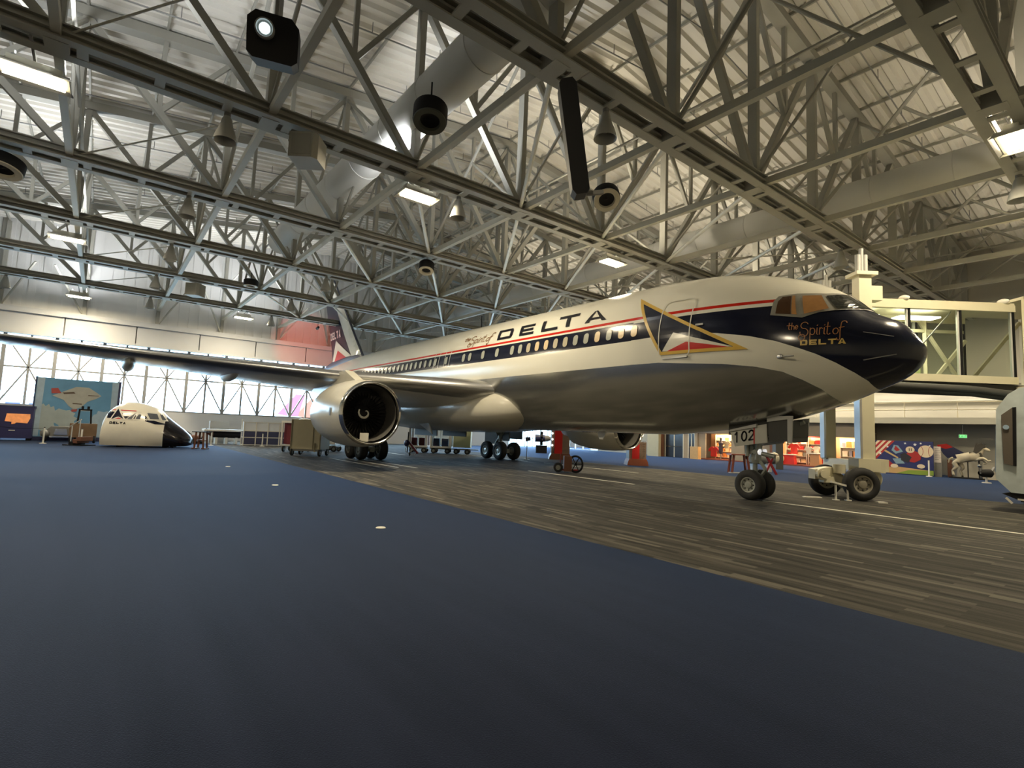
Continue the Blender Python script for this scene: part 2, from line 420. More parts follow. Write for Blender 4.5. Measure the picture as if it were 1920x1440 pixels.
# longitudinal struts at the bottom chord nodes, purlins, sway and plan bracing
side = lambda i: ('under the ridge' if i==0 else ('%d panel%s %s the ridge' % (abs(i),'s' if abs(i)>1 else '','left of' if i<0 else 'right of')))
for i in range(-5,6):
    y=YC+4.88*i
    tag(MB().beam((XW+0.3,y,HB),(XE,y,HB),0.2,0.24).build('longitudinal_strut', C_STEEL2), 'long steel strut joining the trusses at chord level, '+side(i),'beam','struts between the trusses')
for i in range(-11,12):
    y=YC+2.44*i
    if i==0: y+=0.01
    tag(MB().beam((XW+0.1,y,ztop(y)+0.20),(XE,y,ztop(y)+0.20),0.08,0.14).build('purlin', C_STEEL), 'steel purlin running under the roof deck towards the windows','beam','roof purlins')
for i in range(-4,6):
    y=YC+4.88*i
    f=root('sway_frame',(TX[1],y,HB),'crossed steel sway bracing between the trusses, '+side(i),'bracing','sway bracing between the trusses')
    for j in range(len(TX)-1):
        a,b=TX[j],TX[j+1]; zt=ztop(y)-0.3
        m=MB()
        if (i+j)%2==0: m.tube((a,y,HB+0.2),(b,y,zt),0.075,n=8); m.tube((b,y,HB+0.2),((a+b)/2,y,(HB+zt)/2),0.06,n=8)
        else: m.tube((b,y,HB+0.2),(a,y,zt),0.075,n=8); m.tube((a,y,HB+0.2),((a+b)/2,y,(HB+zt)/2),0.06,n=8)
        m.build('brace', C_STEEL, f)
    if i%2==0:
        m=MB(); m.tube((XW+0.3,y+0.1,zt-3.4),(XE,y+0.1,zt-3.4),0.06,n=8); m.build('tie_rod', C_STEEL, f)
pb = root('plan_bracing',(TX[2],YC,HB),'thin pale diagonal rods laid flat between bottom chords of the trusses','bracing')
for j in range(1,len(TX)-1):
    for k in (-2,-1,0,1,2):
        MB().tube((TX[j+1],YC+4.88*(k+1),HB-0.05),(TX[j],YC+4.88*k,HB-0.05),0.08,n=8).build('brace', C_WHITE, pb)  # white paint stands in for lamplight on the braces from below
    for k in (-4,1,3):
        MB().tube((TX[j+1],YC+4.88*(k),HB+0.05),(TX[j],YC+4.88*(k+1),HB+0.05),0.03,n=6).build('tie_rod', C_STEEL2, pb)
# sprinkler pipes
for j in range(len(TX)-1):
    X=(TX[j]+TX[j+1])/2
    m=MB()
    for dx in (-1.5,1.6):
        for (a,b) in ((YS+.3,YC),(YC,YN-.3)): m.tube((X+dx,a,ztop(a)-0.55),(X+dx,b,ztop(b)-0.55),0.03,n=6)
        y=YS+1
        while y<YN: m.tube((X+dx,y,ztop(y)-0.55),(X+dx,y,ztop(y)-0.1),0.018,n=5); y+=3.0
    tag(m.build('sprinkler_pipe', C_GREY), 'pair of thin sprinkler pipes under the roof deck between two trusses','pipe','sprinkler pipes')
# ducts
C_DUCT = mat('duct_fabric', (0.60,0.60,0.57), 0.6, vscale=0.4, var=0.04)
m=MB(); m.lathe([(0,0.0),(0,0.74),(39.4,0.74),(39.4,0.0)],(-26.6,-8.35,13.25),(1,0,0),n=32)
for i in range(14): m.torus((-25+i*3.0,-8.35,13.25),(1,0,0),0.745,0.018,n=32,m=6)
tag(m.build('air_duct', C_DUCT, smooth=40),'large round grey air duct running left of the ridge, seen above the round black speaker','duct')
m=MB(); m.lathe([(0,0.0),(0,0.74),(56,0.74),(56,0.0)],(-43.5,11.1,13.65),(1,0,0),n=32)
for i in range(19): m.torus((-42+i*3.0,11.1,13.65),(1,0,0),0.745,0.018,n=32,m=6)
tag(m.build('air_duct', C_DUCT, smooth=40),'large round grey air duct running right of the ridge above the airliner nose','duct')

# ------------------------------------------------------------------ the airliner
XN, ZN = 4.5, 4.31
KS=[0,.15,.5,1.1,1.9,2.9,4.0,5.5,7.5]; US=np.sqrt(KS)
ZTv=[0,.323,.785,1.126,1.874,2.399,2.752,3.038,3.14]; ZBv=[0,-.414,-.703,-.984,-1.33,-1.66,-1.93,-2.15,-2.36]; WVv=[0,.423,.8,1.22,1.62,1.98,2.24,2.441,2.51]
def pchip(xs,ys):
    xs=np.array(xs,float); ys=np.array(ys,float); h=np.diff(xs); d=np.diff(ys)/h; m=np.zeros(len(xs))
    for i in range(1,len(xs)-1):
        if d[i-1]*d[i]>0:
            w1=2*h[i]+h[i-1]; w2=h[i]+2*h[i-1]; m[i]=(w1+w2)/(w1/d[i-1]+w2/d[i])
    m[0]=d[0]; m[-1]=d[-1]
    def f(x):
        x=min(max(x,xs[0]),xs[-1]); i=int(min(max(np.searchsorted(xs,x,side='right')-1,0),len(h)-1)); t=(x-xs[i])/h[i]
        return (2*t**3-3*t**2+1)*ys[i]+(t**3-2*t**2+t)*h[i]*m[i]+(-2*t**3+3*t**2)*ys[i+1]+(t**3-t**2)*h[i]*m[i+1]
    return f
fT,fB,fW=pchip(US,ZTv),pchip(US,ZBv),pchip(US,WVv)
def sec(x):
    s=max(XN-x,0.0); u=math.sqrt(min(s,7.5)); mm=min(max(s/7.5,0),1)
    T,B,Wd=ZN+fT(u),ZN+fB(u),fW(u); zm=ZN+(3.14-2.515)*(3*mm*mm-2*mm**3)
    if s>29:
        q=min((s-29)/19.4,1); T=7.45-1.05*q**2; B=1.95+3.75*q**1.35; Wd=2.51*(1-q**1.8)+0.22*q; zm=B+(T-B)*(0.543)
    return T,B,Wd,zm
def surf(x,z,side=-1,off=0.0):
    T,B,Wd,zm=sec(x); hh=(T-zm) if z>zm else (zm-B)
    q=(z-zm)/max(hh,1e-3); q=max(-0.999,min(0.999,q)); cy=math.sqrt(1-q*q)
    y=Wd*cy
    # outward normal in the section plane
    ny=cy/max(Wd,1e-3); nz=q/max(hh,1e-3); l=math.hypot(ny,nz); ny/=l; nz/=l
    xo=0.0
    if x>XN-5:   # lean the offset forward on the nose
        xo=off*0.5
    return Vector((x+xo, side*(y+ny*off), zm+hh*q+nz*off))

def curve_node(nt, L, xin, pts, lo=-45.0, hi=5.0):
    """height of a paint boundary as a function of x: a float curve"""
    mr=nn(nt,'ShaderNodeMapRange'); mr.inputs[1].default_value=lo; mr.inputs[2].default_value=hi; L(xin, mr.inputs[0])
    fc=nn(nt,'ShaderNodeFloatCurve'); c=fc.mapping.curves[0]
    pts=sorted(pts); P=[((x-lo)/(hi-lo), z/10.0) for x,z in pts]
    c.points[0].location=(P[0][0],P[0][1]); c.points[1].location=(P[-1][0],P[-1][1])
    for q in P[1:-1]: c.points.new(*q)
    for pnt in c.points: pnt.handle_type='VECTOR'
    fc.mapping.extend='HORIZONTAL'; fc.mapping.update()
    L(mr.outputs[0], fc.inputs['Value'])
    ml=nn(nt,'ShaderNodeMath',operation='MULTIPLY'); ml.inputs[1].default_value=10.0; L(fc.outputs[0], ml.inputs[0]); return ml.outputs[0]
def livery():
    m=bpy.data.materials.new('airliner_livery'); m.use_nodes=True; nt=m.node_tree; b=nt.nodes['Principled BSDF']; L=nt.links.new
    tc=nn(nt,'ShaderNodeTexCoord'); sp=nn(nt,'ShaderNodeSeparateXYZ'); L(tc.outputs['Object'], sp.inputs[0]); X,Z=sp.outputs['X'],sp.outputs['Z']
    # nose part gets its own curve pair because the long-range one is too coarse there
    def two(far, near):
        a=curve_node(nt,L,X,far,-45,5); c=curve_node(nt,L,X,near,-3,5)
        g=nn(nt,'ShaderNodeMath',operation='GREATER_THAN'); g.inputs[1].default_value=-3; L(X,g.inputs[0])
        mx=nn(nt,'ShaderNodeMix'); mx.data_type='FLOAT'; L(g.outputs[0],mx.inputs[0]); L(a,mx.inputs[2]); L(c,mx.inputs[3]); return mx.outputs[0]
    def lt(a,b_):
        q=nn(nt,'ShaderNodeMath',operation='LESS_THAN')
        for i,v in enumerate((a,b_)):
            if isinstance(v,(int,float)): q.inputs[i].default_value=v
            else: L(v,q.inputs[i])
        return q.outputs[0]
    def mul(a,b_):
        q=nn(nt,'ShaderNodeMath',operation='MULTIPLY'); L(a,q.inputs[0]); L(b_,q.inputs[1]); return q.outputs[0]
    ntop=two([(-45,5.7),(5,5.7)], [(-3,5.66),(1.5,5.66),(2.17,5.34),(2.7,5.45),(3.25,5.50),(3.34,9.5),(5,9.5)])
    nbot=two([(-45,5.05),(-3,5.05),(5,5.05)], [(-3,5.06),(-1.0,5.11),(.05,4.97),(.93,4.80),(1.61,4.6),(2.13,4.38),(2.51,4.2),(2.9,3.96),(3.23,3.70),(3.41,3.51),(3.46,3.3),(3.5,1),(5,1)])
    gtop=two([(-45,4.2),(-3,4.24),(5,4.24)], [(-3,4.24),(-1.95,4.23),(-1.08,4.15),(.17,4.05),(1.07,3.92),(1.7,3.76),(2.11,3.54),(2.44,3.30),(2.62,3.02),(2.68,1.0),(5,1.0)])
    navy=mul(lt(nbot,Z),lt(Z,ntop)); grey=lt(Z,gtop)
    red=mul(mul(lt(5.775,Z),lt(Z,5.875)),lt(X,1.5))
    nz=nn(nt,'ShaderNodeTexNoise'); nz.inputs['Scale'].default_value=0.8; nz.inputs['Detail'].default_value=4; L(tc.outputs['Object'],nz.inputs['Vector'])
    def mix(f,a,c):
        mx=nn(nt,'ShaderNodeMix'); mx.data_type='RGBA'; L(f,mx.inputs[0]) 
        for i,v in ((6,a),(7,c)):
            if isinstance(v,tuple): mx.inputs[i].default_value=(*v,1)
            else: L(v,mx.inputs[i])
        return mx.outputs[2]
    white=mix(nz.outputs['Fac'],(0.74,0.72,0.62),(0.82,0.80,0.70))
    metal=mix(nz.outputs['Fac'],(0.48,0.48,0.46),(0.58,0.58,0.55))
    c=mix(grey,white,metal); c=mix(navy,c,(0.006,0.008,0.022)); c=mix(red,c,(0.55,0.02,0.01)); L(c,b.inputs['Base Color'])
    L(mul(grey,nn_val(nt,0.9)), b.inputs['Metallic'])
    rr=nn(nt,'ShaderNodeMapRange'); rr.inputs[3].default_value=0.16; rr.inputs[4].default_value=0.20; L(grey,rr.inputs[0]); L(rr.outputs[0],b.inputs['Roughness'])
    # very slight skin panel waviness
    n2=nn(nt,'ShaderNodeTexNoise'); n2.inputs['Scale'].default_value=1.6; n2.inputs['Detail'].default_value=1; L(tc.outputs['Object'],n2.inputs['Vector'])
    bp=nn(nt,'ShaderNodeBump'); bp.inputs['Strength'].default_value=0.12; bp.inputs['Distance'].default_value=0.03; L(n2.outputs['Fac'],bp.inputs['Height']); L(bp.outputs[0],b.inputs['Normal'])
    return m
def nn_val(nt,v):
    q=nt.nodes.new('ShaderNodeValue'); q.outputs[0].default_value=v; return q.outputs[0]
C_LIV=livery()
plane = root('airliner',(0,0,0),'large white and navy airliner with a black nose, filling the hangar','airplane')
st=[0,0.01,0.04,0.09,.16,.26,.4,.55,.75,.95,1.2,1.45,1.7,2.0,2.4,2.9,3.4,4,4.7,5.5,6.4,7.5]+[7.5+ (21.5)*i/12 for i in range(1,13)]+[29+19.4*i/14 for i in range(1,15)]
NR=80; m=MB()
for s in st:
    x=XN-s; T,B,Wd,zm=sec(x)
    for i in range(NR):
        a=2*PI*i/NR; sn=math.sin(a); m.v.append((x,Wd*math.cos(a), zm+((T-zm) if sn>0 else (zm-B))*sn))
for k in range(len(st)-1):
    for i in range(NR):
        j=(i+1)%NR; m.f.append((k*NR+i,k*NR+j,(k+1)*NR+j,(k+1)*NR+i)); m.m.append(0)
m.f.append(tuple(range((len(st)-1)*NR,len(st)*NR))); m.m.append(0)
fus=m.build('fuselage', C_LIV, plane, smooth=60)

def decal(polys, name, mt, parent, side=-1, off=0.015, step=0.12, mapf=None, mats=None):
    """thin paint or pane polygons in the side view (x,z) laid on the skin"""
    bm=bmesh.new()
    for pi,pl in enumerate(polys):
        vs=[bm.verts.new((x,0,z)) for x,z in pl]; f=bm.faces.new(vs)
    xs=[v.co.x for v in bm.verts]; zs=[v.co.z for v in bm.verts]
    for lo,hi,no,ax in ((min(xs),max(xs),(1,0,0),0),(min(zs),max(zs),(0,0,1),2)):
        n=int((hi-lo)/step)
        for i in range(1,n+1):
            co=[0,0,0]; co[ax]=lo+(hi-lo)*i/(n+1)
            bmesh.ops.bisect_plane(bm, geom=bm.verts[:]+bm.edges[:]+bm.faces[:], plane_co=co, plane_no=no)
    f=mapf or surf
    for v in bm.verts: v.co=f(v.co.x, v.co.z, side, off)
    me=bpy.data.meshes.new(name); bm.to_mesh(me); bm.free(); me.materials.append(mt)
    o=bpy.data.objects.new(name,me); COL.objects.link(o)
    if parent: setpar(o,parent)
    return o
def stroke(pts, w):
    """polyline -> quads"""
    out=[]
    for (a,b) in zip(pts[:-1],pts[1:]):
        a=Vector(a);b=Vector(b); d=(b-a); 
        if d.length<1e-5: continue
        d.normalize(); nrm=Vector((-d.y,d.x))*w/2; a=a-d*w*0.35; b=b+d*w*0.35
        out.append([tuple(a+nrm),tuple(b+nrm),tuple(b-nrm),tuple(a-nrm)])
    return out
# heavy extended capitals in a unit box (0..1, 0..1); t: bar widths as fractions
def cap(ch, tx=0.22, tz=0.2):
    if ch=='D': return [[(0,0),(tx,0),(tx,1),(0,1)],[(tx,0),(.9,0),(1,tz),(tx,tz)],[(tx,1-tz),(1,1-tz),(.9,1),(tx,1)],[(1-tx,tz),(1,tz),(1,1-tz),(1-tx,1-tz)]]
    if ch=='E': return [[(0,0),(tx,0),(tx,1),(0,1)],[(tx,0),(1,0),(1,tz),(tx,tz)],[(tx,.5-tz/2),(.93,.5-tz/2),(.93,.5+tz/2),(tx,.5+tz/2)],[(tx,1-tz),(1,1-tz),(1,1),(tx,1)]]
    if ch=='L': return [[(0,0),(tx,0),(tx,1),(0,1)],[(tx,0),(1,0),(1,tz),(tx,tz)]]
    if ch=='T': return [[(0,1-tz),(1,1-tz),(1,1),(0,1)],[(.5-tx/2,0),(.5+tx/2,0),(.5+tx/2,1-tz),(.5-tx/2,1-tz)]]
    if ch=='A': return [[(0,0),(tx*1.15,0),(.5+tx*.05,1),(.5-tx*.35,1)],[(1-tx*1.15,0),(1,0),(.5+tx*.35,1),(.5-tx*.05,1)],[(.25,.2),(.75,.2),(.68,.38),(.32,.38)]]
def word(s, boxes, shear=0.0, tz=0.24):
    """boxes: (x0,x1,z0,z1) per letter"""
    P=[]
    for ch,(x0,x1,z0,z1) in zip(s,boxes):
        tx=min(0.28, (z1-z0)*0.40/(abs(x1-x0)))
        for pl in cap(ch,tx,tz): P.append([(x0+(x1-x0)*u+shear*v, z0+(z1-z0)*v) for u,v in pl])
    return P
def row(x0,w,gap,n,z0,z1): return [(x0+i*(w+gap),x0+i*(w+gap)+w,z0,z1) for i in range(n)]
# script lettering 'the Spirit of' as pen strokes, box 0..10 wide, baseline 0, x-height 1, cap 2
def arc(cx,cy,rx,ry,a0,a1,n=10): return [(cx+rx*math.cos(R(a0+(a1-a0)*i/n)), cy+ry*math.sin(R(a0+(a1-a0)*i/n))) for i in range(n+1)]
SCRIPT=[ # the
 [(0.0,1.75),(0.75,1.75)],[(0.35,2.2),(0.35,1.15),(0.55,1.05)],
 [(0.85,2.2),(0.85,1.05)],arc(1.08,1.35,.23,.35,180,0,8)+[(1.31,1.05)],
 [(1.5,1.4),(1.9,1.4)]+arc(1.72,1.4,.22,.33,0,320,10),
 # S with a looped swash
 arc(3.1,1.65,.62,.55,20,270,14)+arc(3.1,.45,.7,.65,90,-190,16), arc(2.75,-.35,.55,.5,80,430,16),
 # pirit
 [(4.15,1.15),(4.15,-1.0)], arc(4.55,.55,.42,.55,150,-150,12),
 [(5.3,1.1),(5.3,.1),(5.5,0)], [(5.26,1.5),(5.36,1.62)],
 [(5.75,1.1),(5.75,0)]+[], arc(6.0,.7,.25,.4,180,40,6),
 [(6.5,1.1),(6.5,.1),(6.7,0)], [(6.46,1.5),(6.56,1.62)],
 [(7.0,2.0),(7.0,.2)]+arc(7.25,.2,.25,.25,180,340,6),[(6.7,1.3),(7.4,1.3)],
 # of
 arc(8.35,.45,.42,.5,0,360,14),
 arc(9.5,1.75,.42,.4,10,180,8)+[(9.05,.5)]+arc(8.85,-.6,.25,.45,0,-170,8),[(8.85,1.0),(9.6,1.15)]]
def script_polys(x0,x1,z0,z1,w):
    sx=(x1-x0)/10; sz=(z1-z0)/3.2; P=[]
    for s in SCRIPT:
        if len(s)>1: P+=stroke([(x0+a*sx, z0+(b+1.0)*sz) for a,b in s], w)
    return P
INK=mat('black_lettering',(0.008,0.008,0.014),0.3,var=0)
GOLDI=mat('gold_lettering',(0.60,0.42,0.10),0.35,var=0)
ORNG=mat('copper_lettering',(0.40,0.17,0.055),0.4,var=0)
BRONZ=mat('bronze_lettering',(0.22,0.11,0.04),0.4,var=0)
C_EW=mat('emblem_white',(0.72,0.70,0.62),0.2,var=0.02)
for sd in (-1,1):
    if sd==-1: bx=[(-11.05,-9.92,6.0,6.53),(-9.42,-8.45,6.0,6.53),(-7.95,-6.95,6.0,6.53),(-6.95,-5.80,6.02,6.58),(-5.45,-4.35,6.02,6.52)]; shr=-.22
    else: bx=[(-4.35,-5.45,6.0,6.53),(-6.0,-7.0,6.0,6.53),(-7.5,-8.5,6.0,6.53),(-9.0,-10.1,6.0,6.53),(-10.6,-11.7,6.0,6.53)]; shr=0
    decal(word('DELTA',bx,shr),'airline_name',INK,plane,sd)['label']='large black capitals DELTA'
    pl=script_polys(-14.1,-11.5,5.90,6.50,.045) if sd==-1 else [[( -26-x,z) for x,z in q] for q in script_polys(-14.1,-11.5,5.90,6.50,.045)]
    decal(pl,'script_lettering',BRONZ,plane,sd,step=.3)['label']='bronze script lettering behind the capitals'
    f=(lambda q:q) if sd==-1 else (lambda q:[(5.32-x,z) for x,z in q])
    decal([f(q) for q in script_polys(1.86,3.12,4.55,5.08,.019)],'script_lettering',ORNG,plane,sd,off=.02,step=.3)['label']='copper script lettering on the black nose'
    decal([f(q) for q in word('DELTA',[(2.17+i*.20,2.17+i*.20+.165,4.44,4.585) for i in range(5)],tz=.26)],'airline_name',GOLDI,plane,sd,off=.02)['label']='gold capitals DELTA on the black nose'
    # emblem
    A,B,Cc=(-3.10,6.62),(-1.84,4.46),(0.92,4.42)
    def inset(P,d):
        out=[]; n=len(P); c=(sum(q[0] for q in P)/n,sum(q[1] for q in P)/n)
        ed=[]
        for i in range(n):
            a,b=Vector(P[i]),Vector(P[(i+1)%n]); t=(b-a).normalized(); nr=Vector((-t.y,t.x))
            if (Vector(c)-a).dot(nr)<0: nr=-nr
            ed.append((a+nr*d,t))
        for i in range(n):
            (p1,t1),(p2,t2)=ed[i-1],ed[i]; k=t1.x*t2.y-t1.y*t2.x; q=p2-p1; s=(q.x*t2.y-q.y*t2.x)/k; out.append(tuple(p1+t1*s))
        return out
    I=inset([A,B,Cc],.10)
    if sd==-1: mapd=surf
    em=root_emb=decal([[A,B,I[1],I[0]],[B,Cc,I[2],I[1]],[Cc,A,I[0],I[2]]],'emblem_border',C_GOLD,plane,sd,off=.03); em['label']='gold border of the triangular emblem'
    decal([I],'emblem_field',C_NAVY,plane,sd,off=.018)['label']='navy field of the triangular emblem'
    Wt=[(-1.36,5.14),(I[1][0]+.02,I[1][1]+.01),(I[2][0]-.03,I[2][1]+.01)]
    decal([Wt],'emblem_chevron',C_EW,plane,sd,off=.022)['label']='white chevron of the emblem'
    decal([[(-0.90,4.80),(-1.60,4.555),(0.44,4.52)]],'emblem_wedge',C_RED,plane,sd,off=.027)['label']='red wedge of the emblem'
# forward door outline, hinge fairings
def rrect(x0,x1,z0,z1,r,n=4):
    P=[]
    for cx,cz,a0 in ((x1-r,z1-r,0),(x0+r,z1-r,90),(x0+r,z0+r,180),(x1-r,z0+r,270)):
        P+=arc(cx,cz,r,r,a0,a0+90,n)
    return P
for sd in (-1,1):
    P=rrect(-1.88,-.80,4.38,6.24,.16); decal(stroke(P+[P[0]],.035),'door_outline',C_EW,plane,sd,off=.034)
    MB().box(-1.78,-.88,sd*2.42-.03,sd*2.42+.03,4.32,4.36).build('door_sill',C_ALU,plane)
    decal([[(-.62,5.26),(-.40,5.26),(-.40,5.32),(-.62,5.32)]],'door_handle',C_LGREY,plane,sd,off=.04)
    for (a,b) in ((-15.35,-14.85),(-16.45,-15.95)):
        P=rrect(a,b,4.9,5.95,.1); decal(stroke(P+[P[0]],.03),'exit_outline',C_EW,plane,sd,off=.03)
# cabin windows
C_WF=mat('window_surround',(0.62,0.60,0.52),0.4,var=0)
lit=[0,1,3,6,7]
WIN_OFF=mat('cabin_window_shade',(0.36,0.37,0.31),0.3)
WIN_MID=mat('cabin_window_dim',(0.40,0.36,0.26),0.3,emit=(1.0,.70,.35),es=.03)
WIN_LIT=mat('cabin_window_glow',(0.5,0.4,0.25),0.3,emit=(1.0,.60,.25),es=.09)
ksl=[0,1,2,3,4,5,6,7,8,9,10,11,12,14,16,18,19]+[22,24,25,26,27,28,29,30,31,32,33,34,35,36,37,38,39,40,41,42,43,44,46,47,48,49,50]
litm={0:WIN_LIT,1:WIN_LIT,3:WIN_LIT,7:WIN_MID,8:WIN_LIT,9:WIN_LIT,10:WIN_MID,6:WIN_MID}
for sd in (-1,1):
    for k in ksl:
        x=-2.9-.559*k; mt=litm.get(k,WIN_OFF) if sd==-1 else WIN_OFF
        decal([rrect(x-.125,x+.125,5.18,5.58,.11)],'cabin_window',mt,plane,sd,off=.022,step=.2)
# cockpit glazing
C_WSF=mat('windshield_frame',(0.27,0.26,0.22),0.45)
C_PG=mat('cockpit_glass',(0.02,0.022,0.02),0.08,spec=0.8)
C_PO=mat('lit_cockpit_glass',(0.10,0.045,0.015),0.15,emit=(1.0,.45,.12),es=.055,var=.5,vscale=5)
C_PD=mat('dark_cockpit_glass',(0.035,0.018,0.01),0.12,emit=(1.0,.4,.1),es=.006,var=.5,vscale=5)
for sd in (-1,1):
    decal([[(1.42,5.36),(1.42,5.80),(1.50,5.95),(1.9,6.0),(2.5,5.97),(2.50,5.35),(2.17,5.22)],[(2.5,5.97),(2.86,6.02),(3.40,5.47),(2.81,5.40),(2.5,5.35)]],'windshield_frame',C_WSF,plane,sd,off=.02,step=.1)
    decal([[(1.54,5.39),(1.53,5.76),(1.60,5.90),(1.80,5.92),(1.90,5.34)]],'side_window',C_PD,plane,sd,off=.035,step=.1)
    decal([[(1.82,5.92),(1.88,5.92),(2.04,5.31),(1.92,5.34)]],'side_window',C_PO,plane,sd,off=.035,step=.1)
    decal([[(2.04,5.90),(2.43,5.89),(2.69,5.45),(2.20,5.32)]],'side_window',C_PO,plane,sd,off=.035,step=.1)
    decal([[(2.53,5.87),(2.84,5.95),(3.33,5.49),(2.84,5.45)]],'windshield',C_PG,plane,sd,off=.035,step=.08)
    m=MB(); m.tube(surf(1.75,4.17,sd,.0),surf(1.75,4.17,sd,.14),.035,.02); a=surf(1.75,4.17,sd,.12); m.tube(a,a+Vector((.3,0,0)),.022); m.ell(surf(1.70,4.17,sd,.02),(.09,.03,.07)); m.build('pitot_probe',C_ALU,plane,smooth=40)
    decal(stroke([(3.45,4.02),(4.05,4.16)],.025),'lightning_strip',C_GREY,plane,sd,off=.012); decal(stroke([(3.45,4.75),(4.0,4.62)],.02),'lightning_strip',C_GREY,plane,sd,off=.012)
# windscreen wiper & antenna bumps on the crown
m=MB(); m.tube((3.30,-.15,5.52),(3.0,-.55,5.72),.012); m.tube((3.30,.15,5.52),(3.0,.55,5.72),.012); m.build('wiper',C_BLACK,plane)
MB().prism([(-.25,0),(.25,0),(.08,.32),(-.12,.32)],(-6.5,-.02,1.98),(1,0,0),(0,0,-1),(0,1,0),.04).build('blade_antenna',C_WHITE,plane)
# wing to body fairing
def superell(c,rad,e1,e2,n=48,mm=28):
    m=MB()
    sg=lambda v,e: math.copysign(abs(v)**e,v)
    for k in range(mm+1):
        ph=-PI/2+PI*k/mm
        for i in range(n):
            a=2*PI*i/n; m.v.append((c[0]+rad[0]*sg(math.cos(ph),e1)*sg(math.cos(a),e2), c[1]+rad[1]*sg(math.cos(ph),e1)*sg(math.sin(a),e2), c[2]+rad[2]*sg(math.sin(ph),e1)))
    for k in range(mm):
        for i in range(n):
            j=(i+1)%n; m.f.append((k*n+i,k*n+j,(k+1)*n+j,(k+1)*n+i)); m.m.append(0)
    return m
C_FAIR=mat('fairing_paint',(0.58,0.56,0.48),0.25,coat=.2)
C_WING=mat('wing_paint',(0.80,0.80,0.80),0.26,metal=.3,var=.08,vscale=.7)
superell((-17.6,0,2.95),(8.1,2.95,1.22),0.75,0.55).build('wing_root_fairing',C_FAIR,plane,smooth=60)

def airfoil(n=16):
    """closed loop (c, t) from trailing edge over the top to the nose and back below"""
    f=lambda x: 5*(.2969*math.sqrt(x)-.126*x-.3516*x*x+.2843*x**3-.1036*x**4)
    xs=[(1+math.cos(PI*i/n))/2 for i in range(n+1)]
    up=[(x, f(x)) for x in xs]; lo=[(x,-f(x)*.85) for x in xs[::-1][1:-1]]
    return up+lo
AF=airfoil()
def surface(name, secs, mt, parent, le_mt=None, vertical=False, smooth=50):
    """secs: (xle, span, zle, chord, thick ratio, drop of trailing edge)"""
    m=MB(); n=len(AF)
    for (xl,sp,zl,ch,th,dr) in secs:
        for (c,t) in AF:
            if vertical: m.v.append((xl-c*ch, t*th*ch, zl))
            else: m.v.append((xl-c*ch, sp, zl-dr*c+t*th*ch))
    front=[i for i,(c,t) in enumerate(AF) if c<0.16]
    for k in range(len(secs)-1):
        for i in range(n):
            j=(i+1)%n; m.f.append((k*n+i,k*n+j,(k+1)*n+j,(k+1)*n+i)); m.m.append(0)
    m.f.append(tuple(range(n))); m.m.append(0); m.f.append(tuple(range((len(secs)-1)*n,len(secs)*n))); m.m.append(0)
    w=m.build(name,mt,parent,smooth=smooth)
    if le_mt:
        m=MB(); fr=[i for i in range(n) if AF[i][0]<0.11]
        for (xl,sp,zl,ch,th,dr) in secs:
            for i in fr:
                c,t=AF[i]; c2=c-.006*(1-c/.11)-.0015; t2=t*1.03
                m.v.append((xl-c2*ch, (t2*th*ch if vertical else sp), (zl if vertical else zl-dr*c+t2*th*ch)))
        q=len(fr)
        for k in range(len(secs)-1):
            for i in range(q-1): m.f.append((k*q+i,k*q+i+1,(k+1)*q+i+1,(k+1)*q+i)); m.m.append(0)
        m.build('leading_edge',le_mt,w,smooth=60)
    return w
